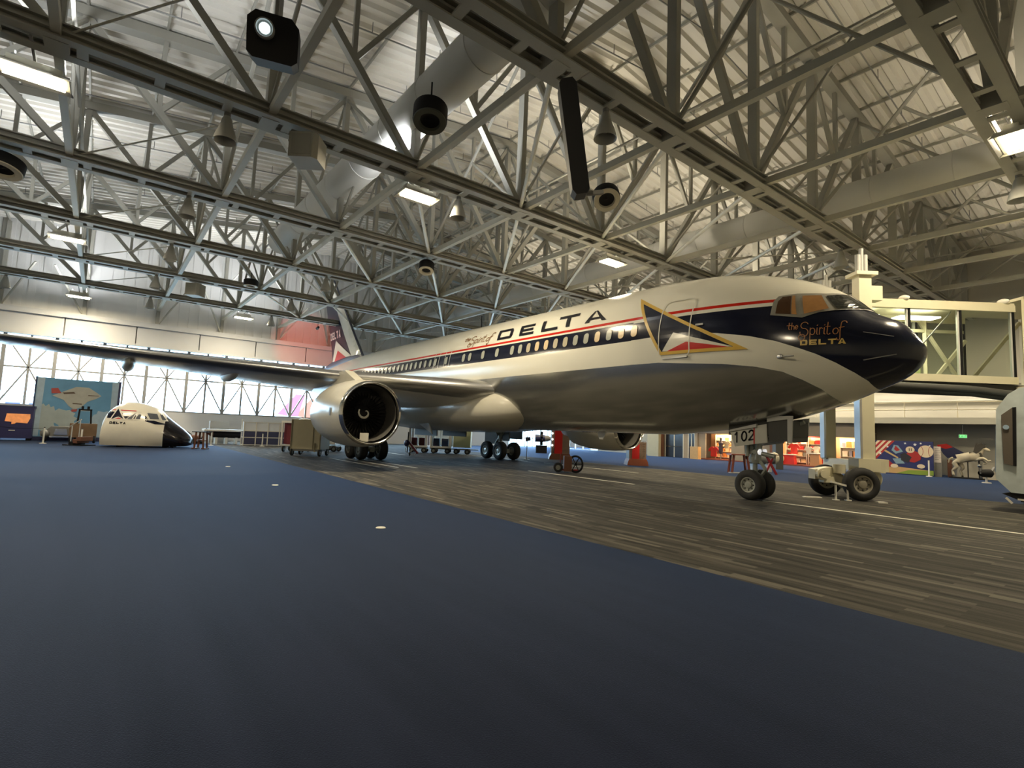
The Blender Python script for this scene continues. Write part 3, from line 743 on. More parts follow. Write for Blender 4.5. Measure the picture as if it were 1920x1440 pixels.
for sd in (-1,1):
    S=[(-10.6,1.2,3.65,10.6,.13,.75),(-11.3,2.6,3.75,9.9,.135,.75),(-14.9,8.0,4.05,6.7,.115,.35),(-19.6,15.0,4.62,4.7,.105,.15),(-25.5,23.8,5.45,2.25,.10,.03)]
    S=[(a,sd*b,c,d,e,f) for a,b,c,d,e,f in S]
    wg=surface('wing',S,C_WING,plane,C_ALU)
    wg['label']='starboard wing' if sd==-1 else 'port wing'
    m=MB(); m.ell((-26.6,sd*23.82,5.45),(1.1,.12,.11)); m.build('wing_tip',C_WHITE,wg,smooth=50)
    for (yy,xx,zz,ln) in ((11.6,-20.6,4.10,2.0),(15.6,-22.6,4.33,1.7),(4.9,-19.8,3.0,2.3)):
        m=MB(); m.ell((xx,sd*yy,zz),(ln,.27,.36),n=16,m=12); m.build('flap_track_fairing',C_WHITE,wg,smooth=50)
    # engine nacelle
    c=(-11.5,sd*7.92,2.34)
    C_NAC = C_FAIR
    ng=MB(); ng.lathe([(.18,1.305),(.5,1.345),(1.1,1.39),(2.0,1.40),(3.0,1.35),(3.8,1.23),(4.25,1.13),(4.22,1.05),(3.6,1.06)],c,(-1,0,0),n=56)
    eng=ng.build('engine_nacelle',C_NAC,plane,smooth=50); eng['label']='starboard engine' if sd==-1 else 'port engine'
    MB().lathe([(.20,1.306),(.08,1.285),(.02,1.255),(-.01,1.22),(.02,1.18),(.10,1.145),(.22,1.12)],c,(-1,0,0),n=56).build('inlet_lip',C_CHROME,eng,smooth=60)
    MB().lathe([(.20,1.125),(.5,1.10),(.95,1.10),(1.55,1.11),(1.56,.2)],c,(-1,0,0),n=56).build('inlet_duct',mat('inlet_lining',(0.10,0.095,0.085),.5) if sd==-1 else bpy.data.materials['inlet_lining'],eng,smooth=50)
    m=MB()
    for i in range(38):
        a=2*PI*i/38; ca,sa=math.cos(a),math.sin(a); e=Vector((0,ca,sa)); tg=Vector((0,-sa,ca)); o=Vector(c)+Vector((-1.15,0,0))
        vs=[]
        for rr_,tw,w_ in ((.36,.25,.10),(.7,.8,.13),(1.08,1.15,.17)):
            dv=tg*math.sin(tw)*w_/1.3+Vector((-1,0,0))*math.cos(tw)*w_
            vs+= [o+e*rr_-dv, o+e*rr_+dv]
        m.add(vs,[(0,1,3,2),(2,3,5,4)])
    m.build('fan_blades',mat('fan_blade_metal',(0.03,0.03,0.03),.45,metal=.4) if sd==-1 else bpy.data.materials['fan_blade_metal'],eng)
    sp_=MB().lathe([(.68,0),(.72,.07),(.80,.15),(.95,.28),(1.10,.36),(1.3,.39)],c,(-1,0,0),n=32).build('spinner',C_BLACK,eng,smooth=60)
    # spiral mark on the spinner
    m=MB(); pts=[]
    for i in range(19):
        a=R(200-i*26); rr_=.05+.24*(i/18.0)**1.2 if i<12 else .05+.24*(i/18.0)**1.2
        t=.68+ .24*(rr_/.28)-.045; pts.append(Vector(c)+Vector((-t,rr_*math.cos(a)*1.0,rr_*math.sin(a))))
    pts=pts[4:17]
    for i in range(len(pts)-1):
        w_=.028*(0.6+1.2*math.sin(PI*i/len(pts))); m.tube(pts[i],pts[i+1],w_,n=6)
    m.build('spiral_mark',C_EW,eng)
    m=MB(); m.lathe([(3.6,.86),(4.4,.80),(5.3,.62),(5.35,.55)],c,(-1,0,0),n=40); m.build('core_cowl',C_ALU,eng,smooth=50)
    m=MB(); m.lathe([(5.0,.5),(5.6,.36),(6.2,.12),(6.35,0)],c,(-1,0,0),n=32); m.build('exhaust_cone',C_GREY,eng,smooth=50)
    # pylon
    P=[(-12.7,3.60),(-14.4,4.25),(-17.5,4.05),(-18.8,3.45),(-17.2,3.2),(-15.6,3.30)]
    MB().prism([(x,z) for x,z in P],(0,sd*7.92-.2,0),(1,0,0),(0,0,1),(0,1,0),.4).build('pylon',C_FAIR,plane)
    # nacelle strake, small placard in the inlet
    if sd==-1:
        MB().prism([(0,0),(.36,0),(.36,.32),(0,.32)],Vector(c)+Vector((-.25,-.36,-1.12)),(0,1,0),(0,0,1),(-1,0,0),.02).build('inlet_placard',C_WHITE,eng)
        MB().prism([(0,0),(.36,0),(.36,.32),(0,.32)],Vector(c)+Vector((-.25,-.36,-1.12)),(0,1,0),(0,0,1),(-1,0,0),.02) 
    decal([[(c[0]-1.0,2.2),(c[0]-.85,2.2),(c[0]-.85,2.5),(c[0]-1.0,2.5)]],'cowl_latch',C_GREY,eng,sd,mapf=lambda x,z,s,off,c=c:Vector((x,c[1]+s*(math.sqrt(max(0,1.40**2-(z-c[2])**2))+.005),z)))
    if sd==1:
        cc=c
        def nm(x,z,s,off,c=cc): return Vector((x,c[1]-(math.sqrt(max(0,1.40**2-(z-c[2])**2))+.01),z))
        decal(word('DELTA',[(c[0]-2.55+i*.25,c[0]-2.55+i*.25+.2,1.98,2.14) for i in range(5)],tz=.26),'airline_name',INK,eng,1,mapf=nm)
    else:
        def nm(x,z,s,off,c=c): return Vector((x,c[1]-(math.sqrt(max(0,1.40**2-(z-c[2])**2))+.01),z))
# fin and tailplane
FS=[(-30.6,0,6.9,12.4,.028,0),(-32.6,0,7.6,7.1,.075,0),(-34.2,0,9.1,6.1,.085,0),(-41.2,0,15.9,2.75,.09,0)]
C_FINM=mat('fin_navy_paint',(0.012,0.016,0.04),0.3,var=.05)
fin=surface('fin',FS,C_FINM,plane,None,vertical=True)
def finsurf(x,z,side,off):
    # chord data at this height
    a=FS[1:]
    for k in range(2):
        if z<=a[k+1][2] or k==1:
            t=(z-a[k][2])/(a[k+1][2]-a[k][2]); t=max(-.3,min(1,t)); xl=a[k][0]+(a[k+1][0]-a[k][0])*t; ch=a[k][3]+(a[k+1][3]-a[k][3])*t; th=a[k][4]+(a[k+1][4]-a[k][4])*t; break
    cc=min(max((xl-x)/ch,0),1); f=5*(.2969*math.sqrt(cc)-.126*cc-.3516*cc*cc+.2843*cc**3-.1036*cc**4)
    return Vector((x,side*(f*th*ch+off),z))
for sd in (-1,1):
    le=lambda z: (-32.6-(z-7.6)*1.067) if z<9.1 else (-34.2-(z-9.1)*1.029)
    zz=[7.62,8.3,9.1,10.5,12,13.5,15.85]
    decal([[(le(a)-.08,a),(le(a)-1.75+.06*(a-7.6),a),(le(b)-1.75+.06*(b-7.6),b),(le(b)-.08,b)] for a,b in zip(zz[:-1],zz[1:])],'leading_edge_band',C_EW,fin,sd,off=.03,mapf=finsurf,step=.4)
    decal([[(-38.67,9.40),(-34.4,7.66),(-39.62,7.55)]],'emblem_chevron',C_EW,fin,sd,off=.02,mapf=finsurf,step=.4)
    decal([[(-38.0,8.45),(-35.6,7.62),(-38.94,7.5)]],'emblem_wedge',C_RED,fin,sd,off=.03,mapf=finsurf,step=.4)
    bx=[(-40.55+i*.67,-40.55+i*.67+.52,9.58,10.28) for i in range(5)] if sd==-1 else [(-37.3-i*.67,-37.3-i*.67-.52,9.6,10.25) for i in range(5)]
    decal(word('DELTA',bx,shear=-.15*1),'airline_name',mat('pink_white_lettering',(0.8,0.62,0.58),.3,var=0) if sd==-1 else bpy.data.materials['pink_white_lettering'],fin,sd,off=.02,mapf=finsurf,step=.4)
    surface('tailplane',[(-37.0,sd*.6,5.55,5.2,.10,.1),(-43.0,sd*9.3,6.35,1.9,.09,.05)],C_WING,plane,C_CHROME)
# ------------------------------------------------------------------ landing gear
C_HUB=mat('wheel_hub_paint',(0.30,0.31,0.28),.4,metal=.2)
C_STRUT=mat('gear_strut_paint',(0.30,0.32,0.29),.4,metal=.3)
C_BAY=mat('dark_gear_bay',(0.05,0.05,0.045),.6)
C_HUBW=mat('pale_wheel_rim',(0.55,0.55,0.50),.35,metal=.3)
def wheel(c, r, w, parent, name='wheel', rim=C_HUB, ax=(0,1,0), hub=.47):
    m=MB(); c=Vector(c); d=Vector(ax).normalized(); h=w/2
    prof=[(-h*.55,r*hub),(-h*.85,r*(hub+.03)),(-h,r*.62),(-h*.97,r*.80),(-h*.78,r*.93),(-h*.45,r*.985),(0,r),(h*.45,r*.985),(h*.78,r*.93),(h*.97,r*.80),(h,r*.62),(h*.85,r*(hub+.03)),(h*.55,r*hub)]
    m.lathe(prof,c,d,n=32,mi=0)
    for s in (-1,1):
        m.lathe([(s*h*.85,r*(hub+.03)),(s*h*.80,r*hub*.92),(s*h*.55,r*hub*.85),(s*h*.5,r*.26),(s*h*.75,r*.22),(s*h*.8,r*.12),(s*h*.8,0.0)],c,d,n=32,mi=1)
        up=Vector((0,0,1)); e1=d.cross(up).normalized()
        for i in range(8):
            a=2*PI*i/8; q=c+d*(s*h*.52)+(e1*math.cos(a)+up*math.sin(a))*r*.34; m.tube(q,q+d*(s*.02),r*.045,n=6,mi=0)
    return m.build(name,[C_RUB,rim],parent,smooth=45)
ng=MB(); ng.tube((0,0,.47),(0,0,1.25),.075,n=16); ng.tube((0,0,1.15),(.12,0,2.4),.17,n=16); ng.box(-.24,.02,-.2,.2,1.42,1.86); ng.tube((-.12,-.24,1.35),(-.12,-.24,1.75),.06,n=10); ng.tube((.16,-.22,1.25),(.2,-.22,1.8),.05,n=10); ng.tube((0,-.45,.47),(0,.45,.47),.05,n=12)
ng.tube((0,0,1.2),(0,0,1.32),.19,n=16); ng.beam((.1,0,1.30),(.34,0,.95),.14,.05); ng.beam((.34,0,.95),(.06,0,.55),.14,.05)
ng.tube((-.02,-.22,1.62),(-.02,.22,1.62),.09,n=12); ng.tube((.0,-.2,1.7),(.05,-.2,2.3),.05,n=8); ng.tube((0,.2,1.7),(.05,.2,2.3),.05,n=8)
ng.tube((.05,0,1.7),(1.5,0,2.45),.06,n=10); ng.tube((.3,-.15,1.45),(.7,-.15,1.38),.07,n=10); ng.tube((.12,-.13,1.5),(.12,-.28,1.5),.07,n=12); ng.tube((.12,.13,1.5),(.12,.28,1.5),.07,n=12)
nose_gear=ng.build('nose_landing_gear',C_STRUT,plane,smooth=40)
for s in (-1,1): wheel((0,s*.31,.47),.47,.34,nose_gear)
# taxi lights
m=MB()
for s in (-1,1): m.tube((.2,s*.17,1.5),(.26,s*.17,1.5),.09,n=14)
m.build('taxi_light',mat('lamp_glass',(.6,.6,.6),.1,emit=(1,1,1),es=.3),nose_gear)
DW=mat('gear_door_paint',(0.52,0.52,0.47),.35)
m=MB(); m.prism([(-.54,2.14),(.65,2.36),(.66,1.80),(-.36,1.64)],(0,-.56,0),(1,0,0),(0,0,1),(0,1,0),.05,mi=0); gd=m.build('gear_door',[DW],plane); gd['label']='pale nose gear door with 102 on it'
def flat(y): return lambda x,z,s,off: Vector((x,y,z))
def dig(s,x0,x1,z0,z1,sk=.18):
    G={'1':[[(0.15,1.35),(.45,1.7)],[(.45,1.7),(.45,0)]],'0':[arc(.5,.85,.42,.8,0,360,14)],'2':[arc(.5,1.2,.4,.48,160,-30,8)+[(.1,.05),(.95,.05)]]}[s]
    return [q for st_ in G for q in stroke([(x0+(x1-x0)*a, z0+(z1-z0)*b/1.7+(x0+(x1-x0)*a)*sk) for a,b in st_],.05)]
P=[]
for i,ch in enumerate('102'): P+=dig(ch,-.38+i*.23,-.38+i*.23+.19,1.83,2.13)
decal(P,'door_number',INK,gd,-1,mapf=flat(-.565))
decal([[(.245,1.74),(.285,1.745),(.285,2.285),(.245,2.28)]],'door_stripe',C_RED,gd,-1,mapf=flat(-.566))
m=MB(); m.prism([(-.50,2.16),(.36,2.36),(.36,2.2+.06),(-.52,2.1)],(0,-.62,0),(1,0,0),(0,0,1),(0,1,0),.09); m.build('door_hinge',C_LGREY,gd)
m=MB(); m.prism([(-.54,2.14),(.65,2.36),(.66,1.80),(-.36,1.64)],(0,.51,0),(1,0,0),(0,0,1),(0,1,0),.05); m.build('gear_door',DW,plane)
for s in (-1,1):
    m=MB(); m.prism([(.72,2.5),(1.40,2.58),(1.34,1.86),(.74,1.80)],(0,s*.58-.025,0),(1,0,0),(0,0,1),(0,1,0),.05); o=m.build('forward_gear_door',C_BAY if s==-1 else DW,plane)
MB().box(-.6,1.40,-.5,.5,2.0,2.45).build('gear_bay',C_BAY,plane)
m=MB(); m.prism([(.70,2.42),(1.3,2.50),(1.30,1.82),(1.42,1.80),(1.45,2.6),(.7,2.6)],(0,-.64,0),(1,0,0),(0,0,1),(0,1,0),.05); m.build('door_frame',C_LGREY,plane)
# main gear
XM=-19.69
for s in (-1,1):
    yc=s*4.65
    g=MB(); g.tube((XM,yc,.66),(XM,yc,1.5),.11,n=16); g.tube((XM,yc,1.35),(XM+.1,yc,3.4),.19,n=18); g.beam((XM-.85,yc,.58),(XM+.85,yc,.58),.26,.28)
    for dx in (-.71,.71): g.tube((XM+dx,yc-.72,.58),(XM+dx,yc+.72,.58),.08,n=12)
    g.tube((XM,yc,1.5),(XM+.1,yc-s*1.9,3.0),.09,n=10); g.tube((XM+.05,yc,1.4),(XM+1.6,yc,3.1),.08,n=10); g.beam((XM-.1,yc,1.45),(XM-.5,yc,1.05),.2,.07); g.beam((XM-.5,yc,1.05),(XM-.1,yc,.72),.2,.07)
    for dx in (-.2,.2): g.tube((XM+dx,yc+.16,1.2),(XM+dx,yc+.16,2.8),.03,n=6)
    mg=g.build('main_landing_gear',C_STRUT,plane,smooth=40)
    for dx in (-.71,.71):
        for dy in (-.57,.57): wheel((XM+dx,yc+dy,.58),.58,.43,mg,rim=C_HUBW if (s==1) else C_HUB)
    m=MB(); m.box(XM-1.0,XM+1.1,yc+s*.95-.03,yc+s*.95+.03,1.35,3.1); m.build('gear_door',C_BAY,plane)
    m=MB(); m.box(XM-1.75,XM-.35,yc-.05,yc+.05,.98,2.6); m.build('rear_leg_door',C_BAY,plane)
    m=MB(); m.box(XM+.25,XM+.95,yc-.05,yc+.05,1.22,2.6); m.build('front_leg_door',C_BAY,plane)
    m=MB(); m.box(XM-1.3,XM+1.4,s*1.0-.03,s*1.0+.03,1.42,2.25); m.build('inner_gear_door',C_BAY,plane)
# hanging belly door / air scoop seen under the wing root
m=MB(); m.prism([(-16.4,2.05),(-15.4,2.10),(-15.0,1.55)],(0,-3.2,0),(1,0,0),(0,0,1),(0,1,0),.06); m.build('access_door',C_GREY,plane)

# ------------------------------------------------------------------ things hanging in the roof
EX=Vector((0.617,0.787,0)); EN=Vector((-0.787,0.617,0)); EZ=Vector((0,0,1))
def P(d,l,z=0): return Vector((CAMPOS.x,CAMPOS.y,0))+EN*d+EX*l+EZ*z
LMP=['low bay light near the right edge, on the nearest truss','','', 'brightest large lamp at the left edge of the roof','glowing lamp between the round black speaker and the long black box','glowing lamp at the truss joint above the airliner roof']
def lamp(x,y,label):
    t=root('high_bay_lamp',(x,y,10.8),label,'lamp','glowing high bay lamps on the trusses')
    m=MB(); m.box(x-.34,x+.34,y-.72,y+.72,10.52,10.60); m.box(x-.16,x+.16,y-.55,y+.55,10.60,10.82)
    for s in (-1,1):
        m.prism([(-.34,0),(.34,0),(.44,-.10),(-.44,-.10)],(x,y+s*.73-.01,10.56),(1,0,0),(0,0,1),(0,1,0),.02)
    m.build('housing',C_STEEL2,t)
    m=MB(); m.add([(x-.34,y-.72,10.56),(x-.34,y+.72,10.56),(x-.46,y+.80,10.46),(x-.46,y-.80,10.46)],[(0,1,2,3)]); m.add([(x+.34,y-.72,10.56),(x+.34,y+.72,10.56),(x+.46,y+.80,10.46),(x+.46,y-.80,10.46)],[(0,1,2,3)]); m.build('reflector',C_ALU,t)
    m=MB()
    for k in range(4): m.tube((x-.21+k*.14,y-.62,10.47),(x-.21+k*.14,y+.62,10.47),.04,n=8)
    m.build('tube',C_LAMP,t)
    m=MB(); m.tube((x,y-.4,10.8),(x,y-.4,11.0),.015,n=6); m.tube((x,y+.4,10.8),(x,y+.4,11.0),.015,n=6); tx=min(TX,key=lambda q:abs(q-x)); m.beam((x,y,10.85),(tx,y,10.85),.06,.06) if abs(tx-x)>.05 else None; m.build('hanger',C_GREY,t)
LAB={(-9.5,-18.6):'largest glowing lamp, at the left edge of the roof',(-9.0,-7.75):'glowing lamp under the chord above the wing, below the big duct',(-9.0,3.15):'glowing lamp at the chord joint above the airliner roof',(-25.4,-18.5):'glowing lamp at the left, far smaller than the one at the frame edge',(-41.6,-18.4):'small glowing lamp before the gable wall at the left',(-40.2,-7.6):'small glowing lamp before the gable wall left of the tail fin',(5.9,3.1):'glowing lamp on the nearest truss at the right edge'}
for (x,y) in LAMPS: lamp(x,y,LAB.get((x,y),'glowing high bay lamp hidden behind the airliner or outside the frame'))
# unlit bell pendants
BELL=mat('bell_lamp_shade',(0.36,0.36,0.33),.4)
bl=root('bell_pendant',(0,0,10.85),'','pendant lamp','unlit bell pendants under the trusses')
m=MB(); m.lathe([(0,.07),(-.10,.13),(-.32,.18),(-.50,.25),(-.72,.31),(-.78,.32),(-.76,.29),(-.5,.22),(-.3,.16)],(0,0,10.72),(0,0,1),n=24); m.build('shade',BELL,bl,smooth=45)
MB().lathe([(0,.09),(.16,.09),(.16,0)],(0,0,10.70),(0,0,1),n=16).build('cap',C_GREY,bl,smooth=40)
MB().tube((0,0,10.84),(0,0,11.05),.015,n=6).build('hanger',C_GREY,bl)
MB().lathe([(-.35,.0),(-.4,.09),(-.55,.10),(-.62,.0)],(0,0,10.72),(0,0,1),n=14).build('bulb',C_LGREY,bl,smooth=60)
bells=[(-8.45,-14.3),(-16.0,-14.4),(-8.5,-6.25),(-1.0,-6.2),(-23.5,-14.3),(-31.2,-14.4),(-38.9,-14.2),(-39.0,-22.1),(-38.9,-5.7),(-23.5,-6.3),(-31.2,-6.2),(5.5,6.4),(-1.0,9.8),(-8.4,17.5),(-38.9,2.4)]
near={(-8.45,-14.3):'left of the projector',(-16.0,-14.4):'second in the left row from the front',(-8.5,-6.25):'beside the glowing lamp left of the long black box',(-1.0,-6.2):'right of the long black box, nearest of all',(-23.5,-14.3):'third in the left row',(-31.2,-14.4):'fourth in the left row',(-38.9,-14.2):'last in the left row, before the gable wall',(-39.0,-22.1):'at the left frame edge before the gable wall',(-38.9,-5.7):'beside the tail fin before the gable wall'}
kb=kids(bl)
for i,(x,y) in enumerate(bells):
    lb='unlit grey bell pendant lamp '+near.get((x,y),'among the trusses further right')
    if i==0: bl.location=(x,y,10.85); bl['label']=lb; continue
    dup(bl,loc=(x,y,10.85),label=lb,_k=lambda s: kb if s.name=='bell_pendant' else [])
# projector
def hang(o,x,y,z0,z1=11.0,r=.03): MB().tube((x,y,z0),(x,y,z1),r,n=8).build('hanger',C_BLACK,o)
pj=root('stage_projector',(-3.9,-14.1,10.4),'big black projector hanging from the roof with a glowing white lens','projector')
c=Vector((-3.9,-14.1,10.42)); d=(Vector((6,-17,2))-c); d.z*=.55; d.normalize(); e1=d.cross(EZ).normalized(); e2=e1.cross(d)
m=MB(); pr_=[(-.52,-.36),(-.40,-.46),(.40,-.46),(.52,-.36),(.52,.30),(.36,.46),(-.36,.46),(-.52,.30)]
m.prism(pr_,c-d*.6,e1,e2,d,1.1); m.build('body',C_BLACK,pj)
o_=c+d*.5+e1*.16+e2*.12
MB().lathe([(0,.20),(.16,.20),(.18,.17),(.10,.15),(.10,.02)],o_,d,n=28).build('lens_barrel',C_GREY,pj,smooth=40)
MB().lathe([(.11,.11),(.14,.07),(.15,0)],o_,d,n=20).build('lens',mat('projector_lens_glow',(.8,1,1),.2,emit=(.75,.95,1.0),es=3),pj,smooth=60)
m=MB(); m.tube(c+e2*.45-d*.1,c+e2*.45-d*.1+EZ*.5,.05,n=8); m.beam(c+e2*.45-e1*.3-d*.1,c+e2*.45+e1*.3-d*.1,.06,.05); m.build('bracket',C_GREY,pj)
# round black down-firing loudspeakers
SPG=mat('speaker_grille',(0.06,0.065,0.05),.6); RING=mat('pale_speaker_ring',(0.50,0.46,0.36),.5)
def roundsp(x,y,z,label,ring=C_GREY,r=.50,h=.5,tilt=(0,0,-1)):
    t=root('round_loudspeaker',(x,y,z),label,'loudspeaker','round black loudspeakers in the roof')
    d=Vector(tilt).normalized(); c=Vector((x,y,z))
    MB().lathe([(-h/2,0),(-h/2,r*.86),(-h/2+.06,r),(h/2-.05,r),(h/2,r*.95),(h/2,r*.8)],c,d,n=36).build('body',C_BLACK,t,smooth=40)
    MB().lathe([(h/2-.01,r*.96),(h/2+.03,r*.94),(h/2+.03,r*.62),(h/2-.05,r*.56)],c,d,n=36).build('ring',ring,t,smooth=40)
    MB().lathe([(h/2-.06,r*.58),(h/2-.12,r*.2),(h/2-.05,0)],c,d,n=30).build('cone',C_BLACK,t,smooth=60)
    m=MB(); m.tube(c-d*(h/2),(x,y,11.0 if z<10.9 else z+1),.025,n=8); m.build('hanger',C_BLACK,t)
roundsp(-4.7,-9.65,10.95,'round black drum loudspeaker left of the long black box','_' and SPG,.50,.55,tilt=(.25,-.15,-1))
roundsp(-16.4,-19.9,10.35,'round black loudspeaker at the left frame edge with a white ring',RING,.62,.45,tilt=(.2,-.1,-1))
roundsp(-4.35,-2.45,10.60,'black loudspeaker with a pale ring at the foot of the long black box',RING,.50,.40,tilt=(.55,-.35,-1))
roundsp(-16.0,-3.5,10.35,'small black loudspeaker with a pale ring above the wing',RING,.40,.5,tilt=(.3,-.2,-1))
roundsp(-26.8,-9.8,10.35,'small dark loudspeaker far back, left of the tail fin',RING,.42,.4)
lb=root('line_array',(-4.6,-4.0,11.6),'long black box hanging on end beside the big round duct','loudspeaker')
a=Vector((-3.62,-4.95,12.65)); b=Vector((-4.75,-3.05,10.62))
ax=(b-a).normalized(); sd_=Vector((0.617,0.787,0)); sd_=(sd_-ax*sd_.dot(ax)).normalized(); dp=ax.cross(sd_)
ln=2.55; cc=(a+b)/2
# keep the box upright-ish as hung in the photo
ax=Vector((0,.22,-1)).normalized(); sd_=EX-ax*EX.dot(ax); sd_.normalize(); dp=ax.cross(sd_)
cc=Vector((-1.8,-6.66,9.72))
pr_=[(-.17,-1.08),(-.10,-1.16),(.11,-1.16),(.18,-1.05),(.18,1.08),(.11,1.16),(-.10,1.16),(-.17,1.05)]
MB().prism(pr_,cc-dp*.22,sd_,ax,dp,.44).build('body',C_BLACK,lb)
m=MB(); m.tube(cc-ax*1.1,(cc.x+.4,cc.y,11.0),.025,n=6); m.beam(cc+ax*1.1-sd_*.05,cc+ax*1.1+sd_*.5-dp*.1,.08,.08); m.build('bracket',C_GREY,lb); lb.location=cc
# pale box loudspeakers
for (x,y,z,s,l) in ((-8.0,-12.1,10.3,.42,'pale cube loudspeaker hung below the chord right of the projector'),(-31.4,-12.2,10.3,.42,'pale box loudspeaker far back above the wing'),):
    t=root('box_loudspeaker',(x,y,z),l,'loudspeaker','pale box loudspeakers'); c=Vector((x,y,z))
    MB().prism([(-s,-s),(s*.7,-s),(s,-s*.6),(s,s),(-s,s)],c-EZ*s,EX,EN,EZ,s*1.9).build('cabinet',mat('pale_speaker_cabinet',(.36,.35,.30),.5) if x>-10 else bpy.data.materials['pale_speaker_cabinet'],t)
    MB().prism([(-s*.8,-s*.8),(s*.6,-s*.8),(s*.6,s*.75),(-s*.8,s*.75)],c-EN*(s+.012),EX,EZ,EN,.02).build('grille',C_STEEL,t); MB().tube((x,y,z+s*.9),(x,y,11),.02,n=6).build('hanger',C_GREY,t)
# spotlight that throws red light on the gable wall beside the fin
sp=root('red_spotlight',(-38.7,-1.9,10.6),'small spotlight on the last truss throwing red light at the gable wall','spotlight')
MB().tube((-38.4,-1.9,10.35),(-38.9,-1.85,10.30),.10,.13,n=14).build('housing',C_BLACK,sp,smooth=40); MB().tube((-38.6,-1.9,10.4),(-38.6,-1.9,10.9),.02,n=6).build('bracket',C_BLACK,sp)
L_=light('red_spot','SPOT',(-39.0,-1.9,10.3),(0,0,0),REDW,(1.0,.10,.05)); L_.data.spot_size=R(62); L_.data.spot_blend=.5; L_.data.shadow_soft_size=.1
L_.rotation_euler=Vector((-1,.17,-.12)).to_track_quat('-Z','Y').to_euler()
# cluster of two projectors behind the fuselage crown
cl=root('twin_projector',(-26.0,7.0,9.6),'pair of small black projectors hanging behind the airliner roof','projector')
for s in (-1,1):
    c=Vector((-26,7,9.35))+EX*s*.42
    MB().prism([(-.25,-.2),(.25,-.2),(.25,.2),(-.25,.2)],c-EN*.3,EX,EZ,EN,.55).build('body',C_BLACK,cl); MB().tube(c-EN*.36-EX*.05,c-EN*.29-EX*.05,.09,n=14).build('lens',C_LGREY,cl)
m=MB(); m.tube((-26,7,9.6),(-26,7,11),.04,n=8); m.beam(Vector((-26,7,9.62))-EX*.7,Vector((-26,7,9.62))+EX*.7,.08,.08); m.build('bracket',C_BLACK,cl)

# ------------------------------------------------------------------ floor markings
MK=mat('white_carpet_line',(0.72,0.70,0.60),.6)
def mark(x0,x1,y,w,label,g='white lines in the carpet'):
    tag(MB().box(x0,x1,y-w/2,y+w/2,0.0,0.006).build('floor_line',MK),label,'floor marking',g)
mark(-11.0,-4.7,-.1,.13,'white centre line on the grey carpet under the fuselage')
mark(-4.6+4.9,9.0,-.08,.13,'long white line on the grey carpet running from the nose wheels to the right')
mark(-20.6,-14.0,-6.35,.10,'white line beside the engine, nearest of the three'); mark(-20.0,-13.7,-5.6,.10,'white line beside the engine, middle of the three'); mark(-19.4,-13.3,-4.85,.10,'white line beside the engine, farthest of the three')
mark(-30.0,-17.5,5.2,.14,'white line on the grey carpet beyond the wheels'); mark(-33,-24,-.1,.14,'white line under the far part of the fuselage'); mark(-16,-8.8,5.3,.10,'thin pale line beyond the red and black dolly')
for i,(x,y) in enumerate([(-15.0,-12.3),(-7.9,-12.3),(-0.5,-12.35)]):
    tag(MB().lathe([(0,0),(0,.09),(.01,.08),(.01,0)],(x,y,0.0),(0,0,1),n=20).build('floor_disc',MK),['small white disc on the blue carpet, farthest','small white disc on the blue carpet, middle one','small white disc on the blue carpet, nearest'][i],'floor marking','white discs on the blue carpet')

# ------------------------------------------------------------------ left side exhibits
C_SKY=mat('mural_sky',(0.15,0.36,0.58),.6,var=.35,vscale=.5)
mr=root('mural_screen',(-39,-17.7,0),'tall curved mural of an airliner over clouds, behind the small aircraft nose','mural')
yl,yr,zt_=-19.95,-15.5,4.25
m=MB(); n=16; vs=[]
for i in range(n+1):
    t=i/n; y=yl+(yr-yl)*t; x=-39-0.55*math.sin(PI*t)
    vs+=[(x,y,.25),(x,y,zt_-.0*t),(x-.12,y,.25),(x-.12,y,zt_)]
fs=[]
for i in range(n):
    a=4*i; b=a+4; fs+=[(a,b,b+1,a+1),(a+2,a+3,b+3,b+2),(a+1,b+1,b+3,a+3),(a,a+2,b+2,b)]
fs+=[(0,1,3,2),(4*n,4*n+2,4*n+3,4*n+1)]
m.add(vs,fs); m.build('screen',C_SKY,mr)
def mmap(y,z,s,off):
    t=(y-yl)/(yr-yl); t=max(0,min(1,t)); return Vector((-39-0.55*math.sin(PI*t)+.02+off,y,z))
def blob(cy,cz,ry,rz,seed,n=22,am=.18):
    rn=random.Random(seed); return [(cy+ry*math.cos(2*PI*i/n)*(1+rn.uniform(-am,am)), cz+rz*math.sin(2*PI*i/n)*(1+rn.uniform(-am,am))) for i in range(n)]
C_CLD=mat('mural_cloud',(0.46,0.53,0.52),.6,var=.2,vscale=1.5); C_CLD2=mat('mural_pale_blue',(0.42,0.55,0.66),.6,var=.2)
for q_ in (blob(-19.3,1.5,.5,1.0,1),blob(-18.4,1.55,.65,.6,2),blob(-17.6,.85,1.0,.4,3)): decal([q_],'painted_cloud',C_CLD,mr,off=.0,mapf=mmap,step=.3)
decal([blob(-16.3,1.3,.6,.9,5)],'painted_cloud',C_CLD2,mr,off=.003,mapf=mmap,step=.3)
for q_ in [[(-19.92,.3),(-19.6,.3),(-19.55,4.2),(-19.92,4.22)],[(-15.85,.3),(-15.52,.3),(-15.52,4.2),(-15.9,4.2)]]: decal([q_],'painted_border',C_CLD2,mr,off=.006,mapf=mmap,step=.3)
decal([[(-19.1,3.05),(-18.6,3.35),(-17.9,3.75),(-17.2,3.75),(-16.7,3.4),(-16.45,3.2),(-16.7,3.0),(-17.2,2.75),(-17.5,2.35),(-17.9,2.15),(-18.2,2.4),(-18.5,2.8)]],'painted_airliner',mat('mural_silver',(.50,.50,.44),.6,var=.15),mr,off=.012,mapf=mmap,step=.3)
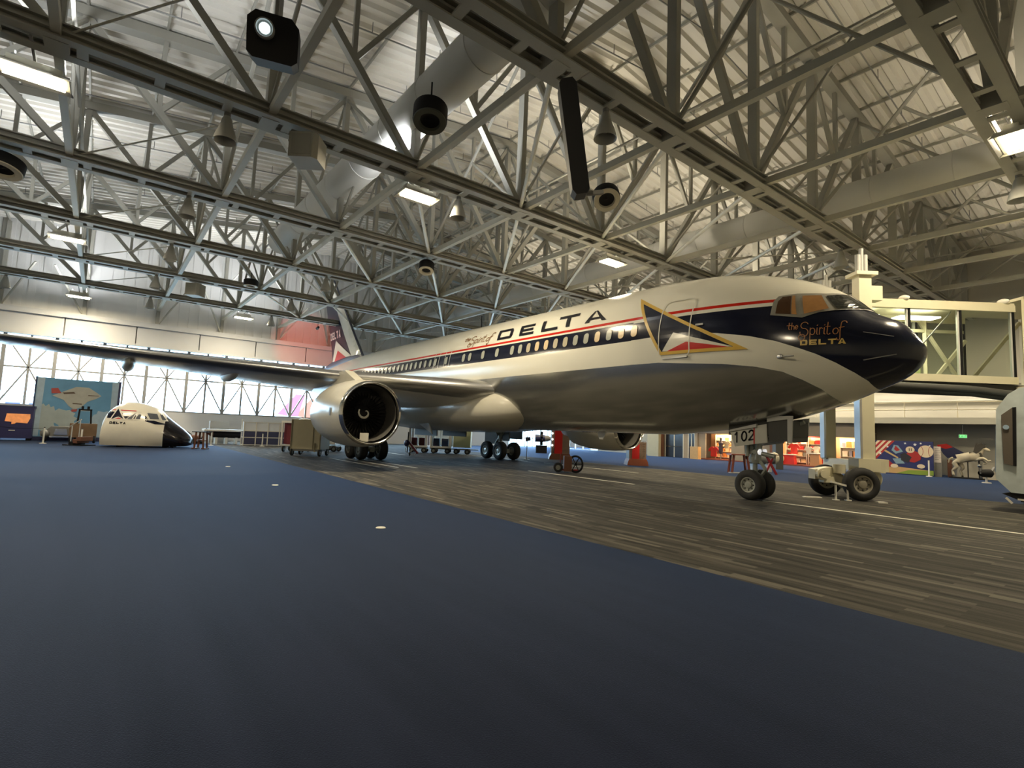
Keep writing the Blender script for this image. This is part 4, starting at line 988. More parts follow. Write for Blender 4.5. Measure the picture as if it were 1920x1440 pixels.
for q_ in [[(-19.2,3.55),(-18.85,3.60),(-18.65,3.25),(-19.15,3.2)],[(-18.05,2.15),(-17.7,2.2),(-17.75,2.02),(-18.0,2.0)]]: decal([q_],'painted_tail',mat('mural_red',(.45,.08,.07),.6),mr,off=.018,mapf=mmap,step=.3)
for q_ in [[(-18.6,3.3),(-18.0,3.4),(-17.9,3.28),(-18.5,3.2)],[(-17.2,3.22),(-16.6,3.22),(-16.6,3.18),(-17.2,3.16)],[(-18.0,2.62),(-17.5,2.6),(-17.5,2.52),(-18.0,2.54)]]: decal([q_],'painted_stripe',mat('mural_brown',(.13,.09,.06),.6),mr,off=.022,mapf=mmap,step=.3)
m=MB(); m.box(-39.75,-39.05,yl-.08,yl+.02,0,zt_+.05); m.box(-39.75,-38.95,yr-.02,yr+.12,0,zt_+.05); m.box(-39.9,-38.9,yl,yr,0,.25); m.build('frame',C_NAVYM,mr)
# navy booth with a lit picture
bo=root('display_booth',(-38.3,-21.5,0),'navy booth with a glowing orange picture at the left frame edge','booth')
MB().box(-39.3,-38.02,-23.8,-19.85,.15,2.12).build('body',mat('booth_navy',(.03,.03,.12),.6),bo)
MB().box(-39.5,-38.0,-23.9,-19.8,2.12,2.25).build('top_rail',C_NAVYM,bo)
pc=MB(); pc.prism([(-1.18,1.22),(-1.12,1.72),(0.0,1.72),(.02,1.45),(-.10,1.12),(-.62,1.16),(-.70,1.08),(-.85,1.05),(-.86,1.2)],(-38.0,-20.0,0),(0,1,0),(0,0,1),(1,0,0),.03)
pc.build('lit_picture',mat('orange_backlit_picture',(.7,.25,.08),.4,emit=(1.0,.36,.12),es=.22,var=.5,vscale=4),bo)
MB().box(-38.02,-37.98,-20.95,-20.65,.62,.68).build('sign_strip',C_WHITE,bo)
for y in (-23.4,-21.6,-20.1): MB().box(-39.1,-38.1,y,y+.2,0,.15).build('foot',C_BLACK,bo)
# vintage car in front of the mural
vc=root('vintage_car',(-37.4,-18.3,0),'grey vintage car parked before the mural beside a brown lift truck','car')
m=MB(); m.prism([(-1.0,.35),(1.0,.35),(1.05,.62),(.75,.72),(.5,.98),(-.5,1.0),(-.75,.74),(-1.05,.66)],(-38.2,-18.35,0),(0,1,0),(0,0,1),(1,0,0),1.1); m.build('body',C_GREY,vc)
for y in (-19.1,-17.6):
    MB().ell((-37.3,y,.52),(.42,.28,.26),n=14,m=8).build('fender',C_GREY,vc,smooth=60); wheel((-37.3,y,.3),.3,.15,vc,ax=(0,1,0))
m=MB(); m.box(-37.12,-37.05,-18.9,-17.8,.28,.36); m.build('bumper',C_CHROME,vc); MB().prism([(-.35,.45),(.35,.45),(.28,.85),(-.28,.85)],(-37.1,-18.35,0),(0,1,0),(0,0,1),(1,0,0),.05).build('grille',C_CHROME,vc)
# lift truck
lt_=root('lift_truck',(-36,-17.2,0),'old brown lift truck with a black mast next to the small aircraft nose','truck')
m=MB(); m.box(-36.9,-35.6,-17.9,-16.5,.35,1.25); m.build('body',mat('rusty_brown',(.17,.10,.05),.6,var=.3),lt_)
m=MB()
for y in (-17.55,-16.85): m.beam((-36.0,y,1.2),(-36.0,y+(.06 if y<-17 else -.06),2.15),.10,.12)
m.beam((-36,-17.55,2.15),(-36,-16.85,2.15),.12,.10); m.tube((-36,-17.35,2.2),(-36,-17.35,2.38),.07,n=10); m.tube((-36,-17.05,2.2),(-36,-17.05,2.38),.07,n=10); m.build('mast',C_BLACK,lt_)
MB().box(-36.03,-35.97,-17.5,-16.9,2.07,2.11).build('cross_bar',C_WHITE,lt_)
for y in (-17.8,-16.6): 
    for x in (-36.7,-35.8): wheel((x,y,.28),.28,.16,lt_)
# stanchions
def stanchion(x,y,label,h=.95,mt=C_WHITE,g='white barrier posts'):
    t=root('barrier_post',(x,y,0),label,'barrier post',g); r_=.045
    MB().tube((x,y,.02),(x,y,h),r_,n=14).build('pole',mt,t,smooth=40); MB().lathe([(0,0),(0,.17),(.03,.16),(.05,.05),(.05,0)],(x,y,0),(0,0,1),n=20).build('base',mt,t,smooth=40); MB().lathe([(0,.04),(.03,.045),(.05,0)],(x,y,h),(0,0,1),n=14).build('cap',C_BLACK,t)
stanchion(-34.1,-19.0,'white barrier post in front of the mural, left one'); stanchion(-32.6,-17.2,'white barrier post in front of the mural, near the aircraft nose')
stanchion(-34.6,-10.0,'white barrier post right of the dark stand by the aircraft nose'); stanchion(-34.6,-6.6,'white barrier post in front of the glass display case')
tag(MB().path([(-35.6,-21.2,.92),(-34.8,-20.2,.86),(-34.1,-19.0,.92)],.012,n=6).build('barrier_rope',C_BLACK),'thin dark rope from the left barrier post','rope')
# ------------------------------------------------------------------ small aircraft nose
ns=root('aircraft_nose_section',(-31.2,-14.8,0),'cut off white nose section of a small airliner with a black tip','aircraft section')
NX=Vector((.22,.9755,0)); NN=Vector((-.9755,.22,0)); O=Vector((-31.9,-16.05,0.0)); TS=.80
prof=[(-.02,1.60,.12),(0,1.90,.12),(.12,2.12,.12),(.4,2.38,.1),(.76,2.56,.1),(1.2,2.72,.1),(1.82,2.72,.1),(2.44,2.62,.1),(3.05,2.46,.1),(3.46,2.28,.1),(3.87,1.92,.1),(4.4,1.56,.10),(5.0,1.18,.10),(5.4,.88,.12),(5.62,.66,.18),(5.70,.50,.30)]
C_LN=mat('nose_section_paint',(0.70,0.67,0.58),.3,coat=.2)
m=MB(); NS=28
def nsec(t):
    for (a,b) in zip(prof[:-1],prof[1:]):
        if t<=b[0]:
            k=(t-a[0])/(b[0]-a[0]); return a[1]+(b[1]-a[1])*k, a[2]+(b[2]-a[2])*k
    return prof[-1][1:]
def nw(t): return 1.30 if t<2.6 else max(.05,1.45*math.sqrt(max(0,1-((t-2.6)/3.12)**2.2)))
def nsurf(t,z,side=-1,off=0.0):
    zt2,zb2=nsec(t); q=(z-zb2)/max(.01,(zt2-zb2)); q=max(-.98,min(.98,q*1.45-.45)); y=nw(t)*math.sqrt(1-q*q)
    return O+NX*(t*TS)+NN*(side*(y+off))+EZ*z
ts=[-.02,0,.12,.4,.76,1.2,1.82,2.2,2.6,3.05,3.46,3.87,4.2,4.6,5.0,5.3,5.5,5.62,5.70]
for t in ts:
    zt2,zb2=nsec(t)
    for i in range(NS+1):
        a=-math.asin(.45)+(PI+2*math.asin(.45))*i/NS; q=math.sin(a); z=zb2+(zt2-zb2)*(q+.45)/1.45
        m.v.append(tuple(O+NX*(t*TS)+NN*(-nw(t)*math.cos(a))+EZ*z))
for k in range(len(ts)-1):
    for i in range(NS): 
        m.f.append((k*(NS+1)+i,k*(NS+1)+i+1,(k+1)*(NS+1)+i+1,(k+1)*(NS+1)+i)); m.m.append(1 if ts[k]>=3.87 else 0)
    m.f.append((k*(NS+1),(k+1)*(NS+1),(k+1)*(NS+1)+NS,k*(NS+1)+NS)); m.m.append(1 if ts[k]>=3.87 else 0)
m.f.append(tuple(range(NS+1))); m.m.append(0); m.f.append(tuple(range((len(ts)-1)*(NS+1),len(ts)*(NS+1)))); m.m.append(1)
m.build('shell',[C_LN,mat('radome_black',(.012,.011,.014),.2)],ns,smooth=50)
D=lambda pl,nm,mt,off,step=.15: decal(pl,nm,mt,ns,-1,off=off,mapf=nsurf,step=step)
D([[(.22,1.70),(3.4,1.70),(3.7,1.62),(3.2,1.80),(2.7,1.86),(.15,2.12)],[(2.4,1.64),(3.1,1.66),(4.1,1.42),(3.3,1.42),(2.6,1.60)]],'stripe',C_NAVY,.012)
D([stroke([(.3,2.20),(1.95,2.18)],.05)[0]],'stripe',C_RED,.014)
D([[(.42,1.60),(.80,2.46),(1.42,1.60)]],'emblem_border',C_EW,.02); D([[(.52,1.66),(.80,2.28),(1.28,1.66)]],'emblem_field',C_NAVY,.026); D([[(.58,1.67),(.93,1.80),(1.28,1.67)]],'emblem_chevron',C_EW,.032); D([[(.72,1.67),(.96,1.745),(1.2,1.67)]],'emblem_wedge',C_RED,.038)
D([[(1.40,1.66),(1.95,2.12),(2.05,2.12),(1.85,1.64)],[(1.92,1.62),(2.12,2.16),(2.62,2.10),(2.80,1.90),(2.74,1.60)],[(2.60,2.16),(3.35,2.12),(3.62,1.64),(2.86,1.64)],[(3.40,2.12),(3.62,2.10),(4.05,1.62),(3.72,1.62)]],'window_frame',C_WF,.02)
C_NG=mat('nose_section_glass',(.10,.11,.13),.15)
D([[(1.50,1.70),(1.95,2.05),(1.78,1.69)],[(2.03,1.75),(2.16,1.98),(2.55,1.98),(2.68,1.85),(2.60,1.70),(2.05,1.70)],[(2.68,2.08),(3.30,2.05),(3.50,1.72),(2.94,1.72)],[(3.46,2.04),(3.6,2.02),(3.9,1.70),(3.68,1.70)]],'cockpit_window',C_NG,.03)
D(word('DELTA',[(.45+i*.21,.45+i*.21+.17,1.37,1.50) for i in range(5)],tz=.25),'airline_name',INK,.02)
for t in (1.0,2.4,3.9,4.4):
    m=MB(); m.frame(O+NX*(t*TS)+EZ*.075,NX,NN,EZ,.16,1.5,.15); m.build('cradle',C_BLACK,ns)
# steps behind it
sb=root('boarding_steps',(-33.6,-17.7,0),'small dark steps with a pale handrail at the cut end of the aircraft nose','steps')
o2=O-NX*1.5+NN*.1
for i in range(3): MB().frame(o2+EX*(.15+i*.22)+EZ*(.12+i*.14),EX,EN,EZ,.26,.9,.24+i*.28*0).build('step',C_BROWN if i else C_BLACK,sb)
MB().frame(o2+EX*.3+EZ*.03,EX,EN,EZ,1.1,1.1,.06).build('base',C_BLACK,sb)
m=MB(); m.tube(o2+EX*.1-EN*.4+EZ*.2,o2+EX*.1-EN*.4+EZ*1.15,.03,n=8); m.tube(o2+EX*(-.1)-EN*.4+EZ*1.05,o2+EX*.6-EN*.4+EZ*1.55,.03,n=8); m.tube(o2+EX*.55-EN*.4+EZ*.5,o2+EX*.55-EN*.4+EZ*1.5,.025,n=8); m.build('handrail',C_LGREY,sb,smooth=40)
# dark red trestle right of the aircraft nose
tt=root('trestle_table',(-29.4,-11.2,0),'dark brown trestle stand right of the black aircraft tip','stand')
o2=Vector((-29.35,-11.35,0))
MB().frame(o2+EZ*1.05,EX,EN,EZ,.95,.5,.05).build('top',C_BLACK,tt)
for s in (-1,1):
    m=MB(); m.beam(o2+EX*s*.28+EN*.2,o2+EX*s*.22+EN*.2+EZ*1.03,.10,.08); m.beam(o2+EX*s*.28-EN*.2,o2+EX*s*.22-EN*.2+EZ*1.03,.10,.08); m.frame(o2+EX*s*.30+EZ*.04,EX,EN,EZ,.22,.5,.08); m.build('leg',C_BROWN,tt)
MB().frame(o2+EZ*.55,EX,EN,EZ,.5,.4,.04).build('shelf',C_BROWN,tt)
# low exhibits far behind: aircraft parts on a plinth, a bench with objects
ex=root('engine_exhibit',(-38,-9.0,0),'low dark engine exhibit on pale feet, far left of the glass case','exhibit')
m=MB(); m.tube((-38,-9.4,.75),(-38,-7.5,.75),.26,.30,n=18); m.build('engine_barrel',C_BLACK,ex,smooth=40)
m=MB(); m.tube((-38,-9.9,.9),(-38,-9.4,.75),.08,.26,n=14); m.build('shaft',C_BROWN,ex,smooth=40)
for y in (-9.2,-8.5,-7.8): MB().box(-38.3,-37.7,y-.08,y+.08,0,.5).build('foot',C_WHITE,ex)
MB().box(-38.6,-37.4,-10.1,-7.3,.98,1.12).build('shelf',C_WHITE,ex)
e2_=root('propeller_exhibit',(-37.5,-10.6,0),'dark propeller hub exhibit right of the red trestle','exhibit')
m=MB(); m.ell((-37.5,-10.7,.45),(.3,.45,.25),n=14,m=8); m.build('hub',C_BROWN,e2_,smooth=60); m=MB(); m.beam((-37.5,-11.2,.9),(-37.5,-10.2,.2),.08,.05); m.beam((-37.5,-10.3,.2),(-37.5,-9.95,1.2),.08,.05); m.build('blade',C_BLACK,e2_); MB().box(-37.9,-37.1,-11.1,-10.2,0,.2).build('base',C_BLACK,e2_)
m=MB(); m.box(-40.3,-39.8,-9.4,-8.0,0,1.75); tag(m.build('grey_cabinet',C_LGREY),'plain grey cabinet behind the low engine exhibit','cabinet')
# glass display case
dc=root('display_case',(-35.5,-6.1,0),'long display case, navy below and frosted white above, left of the luggage carts','display case')
x0,x1,y0,y1=-36.3,-35.5,-7.75,-4.35
MB().box(x0+.06,x1-.03,y0+.04,y1-.04,.08,1.10).build('navy_panel',mat('case_navy',(.05,.055,.12),.3),dc)
MB().box(x0+.06,x1-.03,y0+.04,y1-.04,1.14,1.74).build('frosted_panel',mat('frosted_white',(.72,.76,.80),.3),dc)
m=MB(); n=4
for i in range(n+1):
    y=y0+(y1-y0)*i/n; m.box(x1-.06,x1+.02,y-.035,y+.035,.0,1.80); m.box(x0,x0+.06,y-.035,y+.035,.0,1.80)
for z in (.06,.62,1.12,1.77): m.box(x1-.05,x1+.01,y0,y1,z-.03,z+.03); m.box(x0,x1,y0-.03,y0+.03,z-.03,z+.03)
m.tube((x1,y0-.15,1.7),(x1,y0-.15,2.0),.05,n=10)
m.build('frame',C_WHITE,dc)
# luggage carts
C_BOXC=mat('cart_olive_beige',(0.44,0.40,0.27),.55); C_GRN=mat('cart_pale_green',(0.42,0.46,0.28),.55); C_PW=mat('cart_white',(0.72,0.70,0.66),.4); C_MAR=mat('maroon_curtain',(0.16,0.02,0.03),.6)
def cartwheels(t,o,hx,hy,r=.18):
    for sx in (-1,1):
        for sy in (-1,1): wheel(o+EX*sx*hx+EN*sy*hy+EZ*r,r,.12,t,ax=tuple(EX if t.get('axis') else EN))
bc=root('box_cart',(-22.55,-6.7,0),'closed beige box cart on small wheels left of the big engine','cart'); o2=Vector((-22.75,-6.75,0)); bc['axis']=1
MB().frame(o2+EZ*1.22,EX,EN,EZ,1.72,1.5,1.66).build('box',C_BOXC,bc)
m=MB(); m.frame(o2+EZ*1.2-EN*.76+EX*.42,EX,EN,EZ,.03,.03,1.6); m.frame(o2+EZ*1.2-EN*.76-EX*.82,EX,EN,EZ,.05,.03,1.62); m.frame(o2+EZ*1.2-EN*.76+EX*.82,EX,EN,EZ,.05,.03,1.62); m.frame(o2+EZ*.5-EN*.78+EX*.55,EX,EN,EZ,.05,.05,.5); m.build('door_edge',C_BROWN if False else mat('cart_trim',(.22,.19,.11),.5),bc)
MB().frame(o2+EZ*.33,EX,EN,EZ,1.6,1.4,.12).build('chassis',C_GREY,bc); cartwheels(bc,o2,.78,.6,.23)
del bc['axis']
ob=root('open_cart',(-27,-6.6,0),'open luggage cart with a white frame and maroon curtain behind the beige box cart','cart'); o2=Vector((-27.0,-6.3,0)); ob['axis']=1
m=MB(); 
for s in (-1,1):
    m.frame(o2+EX*s*.72-EN*.6+EZ*1.15,EX,EN,EZ,.10,.10,1.5); m.frame(o2+EX*s*.72+EN*.6+EZ*1.15,EX,EN,EZ,.10,.10,1.5)
for z in (.42,1.88): m.frame(o2-EN*.6+EZ*z,EX,EN,EZ,1.5,.12,.1); m.frame(o2+EN*.6+EZ*z,EX,EN,EZ,1.5,.12,.1)
m.frame(o2+EZ*1.93,EX,EN,EZ,1.55,1.3,.06); m.frame(o2+EZ*.42,EX,EN,EZ,1.5,1.2,.08); m.build('frame',C_PW,ob)
MB().frame(o2+EZ*1.15,EX,EN,EZ,1.3,.9,1.35).build('curtain',C_MAR,ob); cartwheels(ob,o2,.6,.5,.2); del ob['axis']
MB().ell(o2+EZ*2.05+EX*.4,(.7,.3,.13),n=14,m=8).build('cover_bag',C_WHITE,ob,smooth=60)
def wincart(l0,l1,d,label,mt=C_PW,win=True,name='enclosed_cart',h=1.95):
    o2=P(d,(l0+l1)/2); w=l1-l0; t=root(name,tuple(o2),label,'cart','carts in a train behind the wheels')
    m=MB()
    if win:
        m.frame(o2+EZ*(h+.02),EX,EN,EZ,w,1.3,.12); m.frame(o2+EZ*.48,EX,EN,EZ,w,1.3,.14)
        for s in (-1,1):
            for q in (-1,1): m.frame(o2+EX*s*(w/2-.09)+EN*q*.58+EZ*(h/2+.25),EX,EN,EZ,.18,.12,h-.5)
        m.build('body',mt,t)
        m=MB(); 
        for s in (-1,1):
            m.frame(o2+EX*s*w*.2-EN*.3+EZ*.82,EX,EN,EZ,w*.3,.5,.6)
        m.build('luggage',C_DRED if 'left' in label else C_NAVYM,t)
        m=MB(); m.frame(o2-EN*.63+EZ*(h/2+.22),EX,EN,EZ,.04,.03,h-.6); m.frame(o2+EN*.63+EZ*(h/2+.22),EX,EN,EZ,.04,.03,h-.6); m.build('window_bar',C_PW,t)
        MB().frame(o2-EN*.64+EZ*(h/2+.22),EX,EN,EZ,w-.3,.01,h-.62).build('pane',C_GLASS,t)
    else: m.frame(o2+EZ*(h/2+.25),EX,EN,EZ,w,1.3,h-.5); m.build('body',mt,t)
    MB().frame(o2+EZ*.36,EX,EN,EZ,w*.95,1.1,.1).build('chassis',C_GREY,t)
    for sx in (-1,1):
        for sy in (-1,1): wheel(o2+EX*sx*w*.32+EN*sy*.5+EZ*.2,.2,.12,t,ax=tuple(EN))
dd=40.5
wincart(-7.75,-6.35,dd,'white cart with windows and red luggage, left one under the fuselage'); wincart(-6.15,-4.55,dd,'white cart with windows and dark luggage, right one under the fuselage'); wincart(-4.4,-3.1,dd,'plain pale green box cart beside the white cart',C_GRN,False,'box_cart'); 
wincart(-12.6,-11.9,36.5,'small cart behind the beige box cart with pale side',C_PW,False,'low_cart',1.1)
tag(MB().frame(P(dd,-3.6,.35),EX,EN,EZ,2.2,.5,.06).build('tow_bar',C_GREY),'thin tow bar below the carts by the far wheels','tow bar')
# hand truck with slanting maroon arm
ht=root('hand_truck',(-22.96,0,0),'small hand truck with a slanting dark red arm right of the big engine','hand truck'); o2=P(34.9,-6.55)
m=MB(); m.beam(o2+EZ*.95-EX*.25,o2+EZ*.18+EX*.42,.18,.12); m.build('arm',C_MAR,ht); m=MB(); m.tube(o2-EX*.28+EZ*.25,o2-EX*.26+EZ*1.55,.04,n=8); m.build('pole',C_BLACK,ht); MB().ell(o2-EX*.35+EZ*.82,(.22,.18,.22),n=12,m=8).build('reel',C_NAVYM,ht,smooth=60)
m=MB(); m.torus(o2-EX*.2+EZ*.4,EN,.22,.02,n=20,m=6); m.torus(o2+EX*.1+EZ*.22,EN,.18,.02,n=20,m=6); m.build('hose',C_LGREY,ht); wheel(o2-EX*.1+EZ*.14,.14,.08,ht,ax=tuple(EX))
# tall thin post
t=root('tall_post',(-19.15,6.5,0),'tall thin grey post on a round base between the far wheels and the red pillar','post'); MB().tube((-19.15,6.5,0),(-19.15,6.5,1.9),.025,n=10).build('pole',C_GREY,t); MB().lathe([(0,0),(0,.2),(.03,.19),(.03,0)],(-19.15,6.5,0),(0,0,1),n=20).build('base',C_LGREY,t); MB().prism([(-.1,0),(.25,.1),(.2,.35),(-.12,.3)],(-19.15,6.5,1.2),EX,EZ,EN,.03).build('sign',C_NAVYM,t)
# piston engine on a stand
en=root('piston_engine',(-28.5,16,0),'blue and black piston engine on a stand, far behind the thin post','engine'); o2=Vector((-28.5,16,0))
MB().tube(o2+EZ*1.35-EX*.6,o2+EZ*1.35+EX*.3,.35,.32,n=18).build('crankcase',C_NAVYM,en,smooth=40)
for i in range(7):
    a=2*PI*i/7; e=EN*math.cos(a)+EZ*math.sin(a); MB().tube(o2+EZ*1.35+e*.3,o2+EZ*1.35+e*.62,.13,n=10).build('cylinder',C_BLACK,en)
MB().tube(o2+EZ*1.35+EX*.3,o2+EZ*1.35+EX*1.2,.32,.08,n=18).build('exhaust',C_GREY,en,smooth=40); MB().frame(o2+EZ*.35,EX,EN,EZ,1.0,.8,.7).build('stand',C_BLACK,en)
# riveted pillars with red fronts
PIL=mat('riveted_pillar_paint',(.20,.14,.10),.5,var=.2,vscale=2)
def pillar(c,w,h,label,bulbs=False):
    c=Vector(c); t=root('wing_jack_pillar',tuple(c),label,'pillar','riveted pillars with red fronts under the far wing')
    m=MB(); m.frame(c+EZ*h/2,EX,EN,EZ,w,w*.8,h-.0)
    for i in range(9):
        for s in (-.40,.15,.40): 
            p_=c+EX*(w*s if s>0 else w*.30)-EN*w*.4+EZ*(.35+i*h/10); m.tube(p_,p_-EN*.04,.035,n=8)
    m.build('column',PIL,t); MB().frame(c-EX*w*.12-EN*(w*.41)+EZ*(h/2+.1),EX,EN,EZ,w*.42,.05,h-.25).build('front_panel',C_RED,t)
    MB().prism([(-w*.62,0),(w*.62,0),(w*.58,.22),(w*.5,.42),(-w*.5,.42),(-w*.58,.22)],c-EN*w*.5,EX,EZ,EN,w).build('base',mat('rusty_orange',(.32,.09,.04),.6) if not bulbs else C_BROWN,t)
    if bulbs:
        for i in range(5): MB().ell(c-EX*(w*.46)-EN*w*.42+EZ*(1.0+i*.42),(.06,.06,.06),n=10,m=8).build('bulb',mat('small_bulb_glow',(1,1,1),.3,emit=(1,.95,.9),es=3) if i==0 else bpy.data.materials['small_bulb_glow'],t)
pillar(P(38.4,3.48),1.3,3.3,'tall riveted pillar with a red front and small bulbs, left of the far engine',True); pillar(P(34.6,8.1),1.1,1.5,'short riveted pillar with a red front under the far engine inlet')
# dolly with two wheels
do=root('tow_dolly',(-9.85,1.35,0),'dark red two wheeled dolly on the grey carpet beyond the white line','dolly'); o2=P(25.5,2.7)
MB().frame(o2+EZ*.42,EX,EN,EZ,.36,.5,.72).build('body',C_BROWN,do)
def spoke(c,r,nm='wheel'):
    m=MB(); m.torus(c,EX*.55+EN*.83,r,.05,n=26,m=8); 
    e1=(EX*.83-EN*.55)
    for i in range(6):
        a=2*PI*i/6; m.tube(c,c+(e1*math.cos(a)+EZ*math.sin(a))*r,.022,n=6)
    m.tube(c-EN*.08,c+EN*.08,.07,n=10); return m.build(nm,C_BLACK,do,smooth=40)
spoke(o2+EX*.36-EN*.2+EZ*.42,.37); wheel(o2-EX*.45-EN*.1+EZ*.23,.23,.14,do,ax=tuple((EN+EX*.2).normalized()))
m=MB(); m.tube(o2-EX*.35+EZ*.4,o2-EX*.33+EZ*.95,.02,n=6); m.beam(o2-EX*.4+EZ*.12,o2+EX*.5+EZ*.12,.12,.08); m.build('frame',C_DRED,do)

# ------------------------------------------------------------------ right wall: lower storey, shop, doors, mezzanine
YF=28.3
m=MB()
m.box(-24.0,-6.5,YF,YF+.2,2.42,3.55); m.box(-21.7,-21.2,YF,YF+.2,0,2.42); m.box(-20.45,-20.2,YF,YF+.2,0,2.42); m.box(-20.2,-19.4,YF+.1,YF+.2,0,2.42); m.box(-16.8,-12.8,YF,YF+.2,0,2.42)
m.box(-9.15,-8.4,YF,YF+.2,0,2.42); m.box(-6.9,-6.3,YF,YF+.2,0,3.55); m.box(-6.5,-6.3,YF,YN,0,3.55); m.box(-24.0,-23.8,YF,YN,0,3.55)
o=m.build('wall_shop',C_TAN); struct(o)
struct(MB().box(-24,-6.3,YF+.2,YN,2.75,2.85).build('ceiling_shop',C_CREAM))
m=MB(); m.box(-24.0,6.5,YF-.55,YF-.25,3.50,3.92); m.box(-24,6.5,YF-.25,YN,3.70,3.90); struct(m.build('trim_2',C_STEEL2))
m=MB(); m.box(-24.0,6.5,YN-.35,YN-.1,6.3,6.55); m.box(-24,6.5,YN-.3,YN-.05,5.2,5.3); struct(m.build('trim_3',C_STEEL2))
m=MB(); x=-24.0
while x<6.5: m.tube((x,YF-.42,3.9),(x,YF-.42,5.0),.03,n=8); x+=2.9
for z in (4.95,4.45): m.tube((-24,YF-.42,z),(6.5,YF-.42,z),.035,n=8)
tag(m.build('mezzanine_railing',C_CREAM),'cream mezzanine railing above the shop and the baseball mural','railing')
for i,x in enumerate((-9,-4.5,0)):
    t=root('fluorescent_light',(x,29.9,6.0),'long fluorescent light over the mezzanine, '+['left one','middle one','right one'][i],'lamp','mezzanine lights')
    MB().box(x-2.1,x+2.1,29.8,30.0,6.02,6.1).build('housing',C_WHITE,t); MB().box(x-.05,x+.05,29.9,YN,6.03,6.09).build('bracket',C_GREY,t); MB().tube((x-2.0,29.9,5.98),(x+2.0,29.9,5.98),.05,n=8).build('tube',C_FLUO,t)
# columns carrying the mezzanine
for i,x in enumerate((-23.9,-13.0,-6.4,6.2)):
    tag(MB().box(x-.12,x+.12,YF-.5,YF-.25,0,3.5).build('steel_column',C_BROWN if x<0 else C_STEEL2),'slim column carrying the mezzanine edge, '+['beside the beige cabinet','between the two halves of the shop','left of the baseball mural','behind the weathered simulator pod'][i],'column')
# dark glazed doors
def door(i,x0,x1):
    m=MB(); m.box(x0,x0+.07,YF-.02,YF+.1,0,2.42); m.box(x1-.07,x1,YF-.02,YF+.1,0,2.42); m.box(x0,x1,YF-.02,YF+.1,2.35,2.42); m.box((x0+x1)/2-.04,(x0+x1)/2+.04,YF-.02,YF+.1,0,2.42)
    f=m.build('door_%d'%i,C_WHITE); struct(f)
    MB().box(x0+.07,x1-.07,YF+.02,YF+.06,0.02,2.35).build('leaf',mat('dark_door_glass',(.03,.04,.06),.15) if i==1 else bpy.data.materials['dark_door_glass'],f)
    m=MB(); m.tube((x0+.15,YF-.07,1.05),(x1-.15,YF-.07,1.05),.03,n=8); m.build('push_bar',C_CHROME,f)
door(1,-23.8,-21.7); door(2,-21.2,-20.45)
tag(MB().box(-25.3,-23.95,27.4,28.25,0,2.25).build('cabinet',mat('pale_yellow_cabinet',(.55,.50,.33),.45)),'tall pale yellow cabinet left of the dark doors','cabinet')
tag(MB().box(-20.35,-19.5,27.3,27.8,0,1.15).build('counter',mat('light_wood',(.55,.35,.15),.5,vscale=6,var=.15)),'light wooden counter in front of the dark doors','counter')
# the lit shop
WALLS=mat('shop_wall_orange',(.75,.48,.26),.7); CY=mat('shop_cream_goods',(.80,.62,.36),.6); CR=mat('shop_red_goods',(.60,.03,.025),.6); CW=mat('shop_white_goods',(.8,.74,.62),.6); CO=mat('shop_orange_goods',(.75,.32,.08),.6); CBK=mat('shop_dark_goods',(.05,.04,.06),.6); CBL=mat('shop_grey_blue',(.30,.30,.38),.6)
struct(MB().box(-20.1,-6.6,YN-.25,YN-.05,0,2.75).build('trim_4',WALLS))
struct(MB().box(-20.0,-6.9,YF-.02,YN-.25,0.0,.10).build('baseboard_shop',C_WOOD))
for x in (-18,-14.8,-11.5,-8.3): light('shop_light','AREA',(x,29.4,2.7),(0,0,0),SHOPW,(1.0,.72,.42),(1.6,.8))
rs=random.Random(7)
def shelf(x0,x1,y,n,h,label):
    t=root('display_shelf',((x0+x1)/2,y,.1),label,'shelf','shop shelves')
    m=MB(); m.box(x0,x0+.05,y-.2,y+.2,.1,h); m.box(x1-.05,x1,y-.2,y+.2,.1,h); m.box(x0,x1,y+.17,y+.2,.1,h); m.build('frame',C_WHITE,t)
    for i in range(n):
        z=.25+(h-.3)*i/n; MB().box(x0+.05,x1-.05,y-.2,y+.17,z,z+.03).build('shelf_board',C_WHITE,t)
    return [.28+(h-.3)*i/n for i in range(n)]
def goods(x0,x1,y,zs,cols,g,hh=.3):
    for zi,z in enumerate(zs):
        x=x0+.12; j=0
        while x<x1-.35:
            w=rs.uniform(.22,.42); c=cols[(j+zi)%len(cols)]; h=hh*rs.uniform(.7,1.0)
            kind=rs.choice(('box','shirt'))
            m=MB()
            if kind=='box': m.prism([(0,0),(w,0),(w,h),(w*.5,h*1.06),(0,h)],(x,y-.16,z),(1,0,0),(0,0,1),(0,1,0),.22)
            else: m.prism([(0.02,0),(w-.02,0),(w-.03,h*.6),(w,h*.9),(w*.7,h),(w*.5,h*.92),(w*.3,h),(0,h*.9),(.03,h*.6)],(x,y-.12,z),(1,0,0),(0,0,1),(0,1,0),.12)
            o=m.build('merchandise_box' if kind=='box' else 'folded_shirt',c); cn=c.name.replace('shop_','').replace('_goods','').replace('_',' '); tag(o,'%s %s, %s from left, %s row of the %s'%(cn,'boxed item' if kind=='box' else 'folded shirt',['first','second','third','fourth','fifth','sixth','seventh','eighth'][j],['bottom','second','third','top'][zi],g.replace('goods on the ','')),'merchandise',g); x+=w+.07; j+=1
zs=shelf(-19.2,-17.2,29.9,4,2.35,'white shelf with pale goods in the left half of the shop'); goods(-19.2,-17.2,29.9,zs,[CY,CW,CO],'goods on the left shop shelf',.36)
zs=shelf(-12.6,-10.9,29.7,4,2.35,'white shelf with red goods in the right half of the shop'); goods(-12.6,-10.9,29.7,zs,[CW,CR,CW,CY],'goods on the red shop shelf',.36)
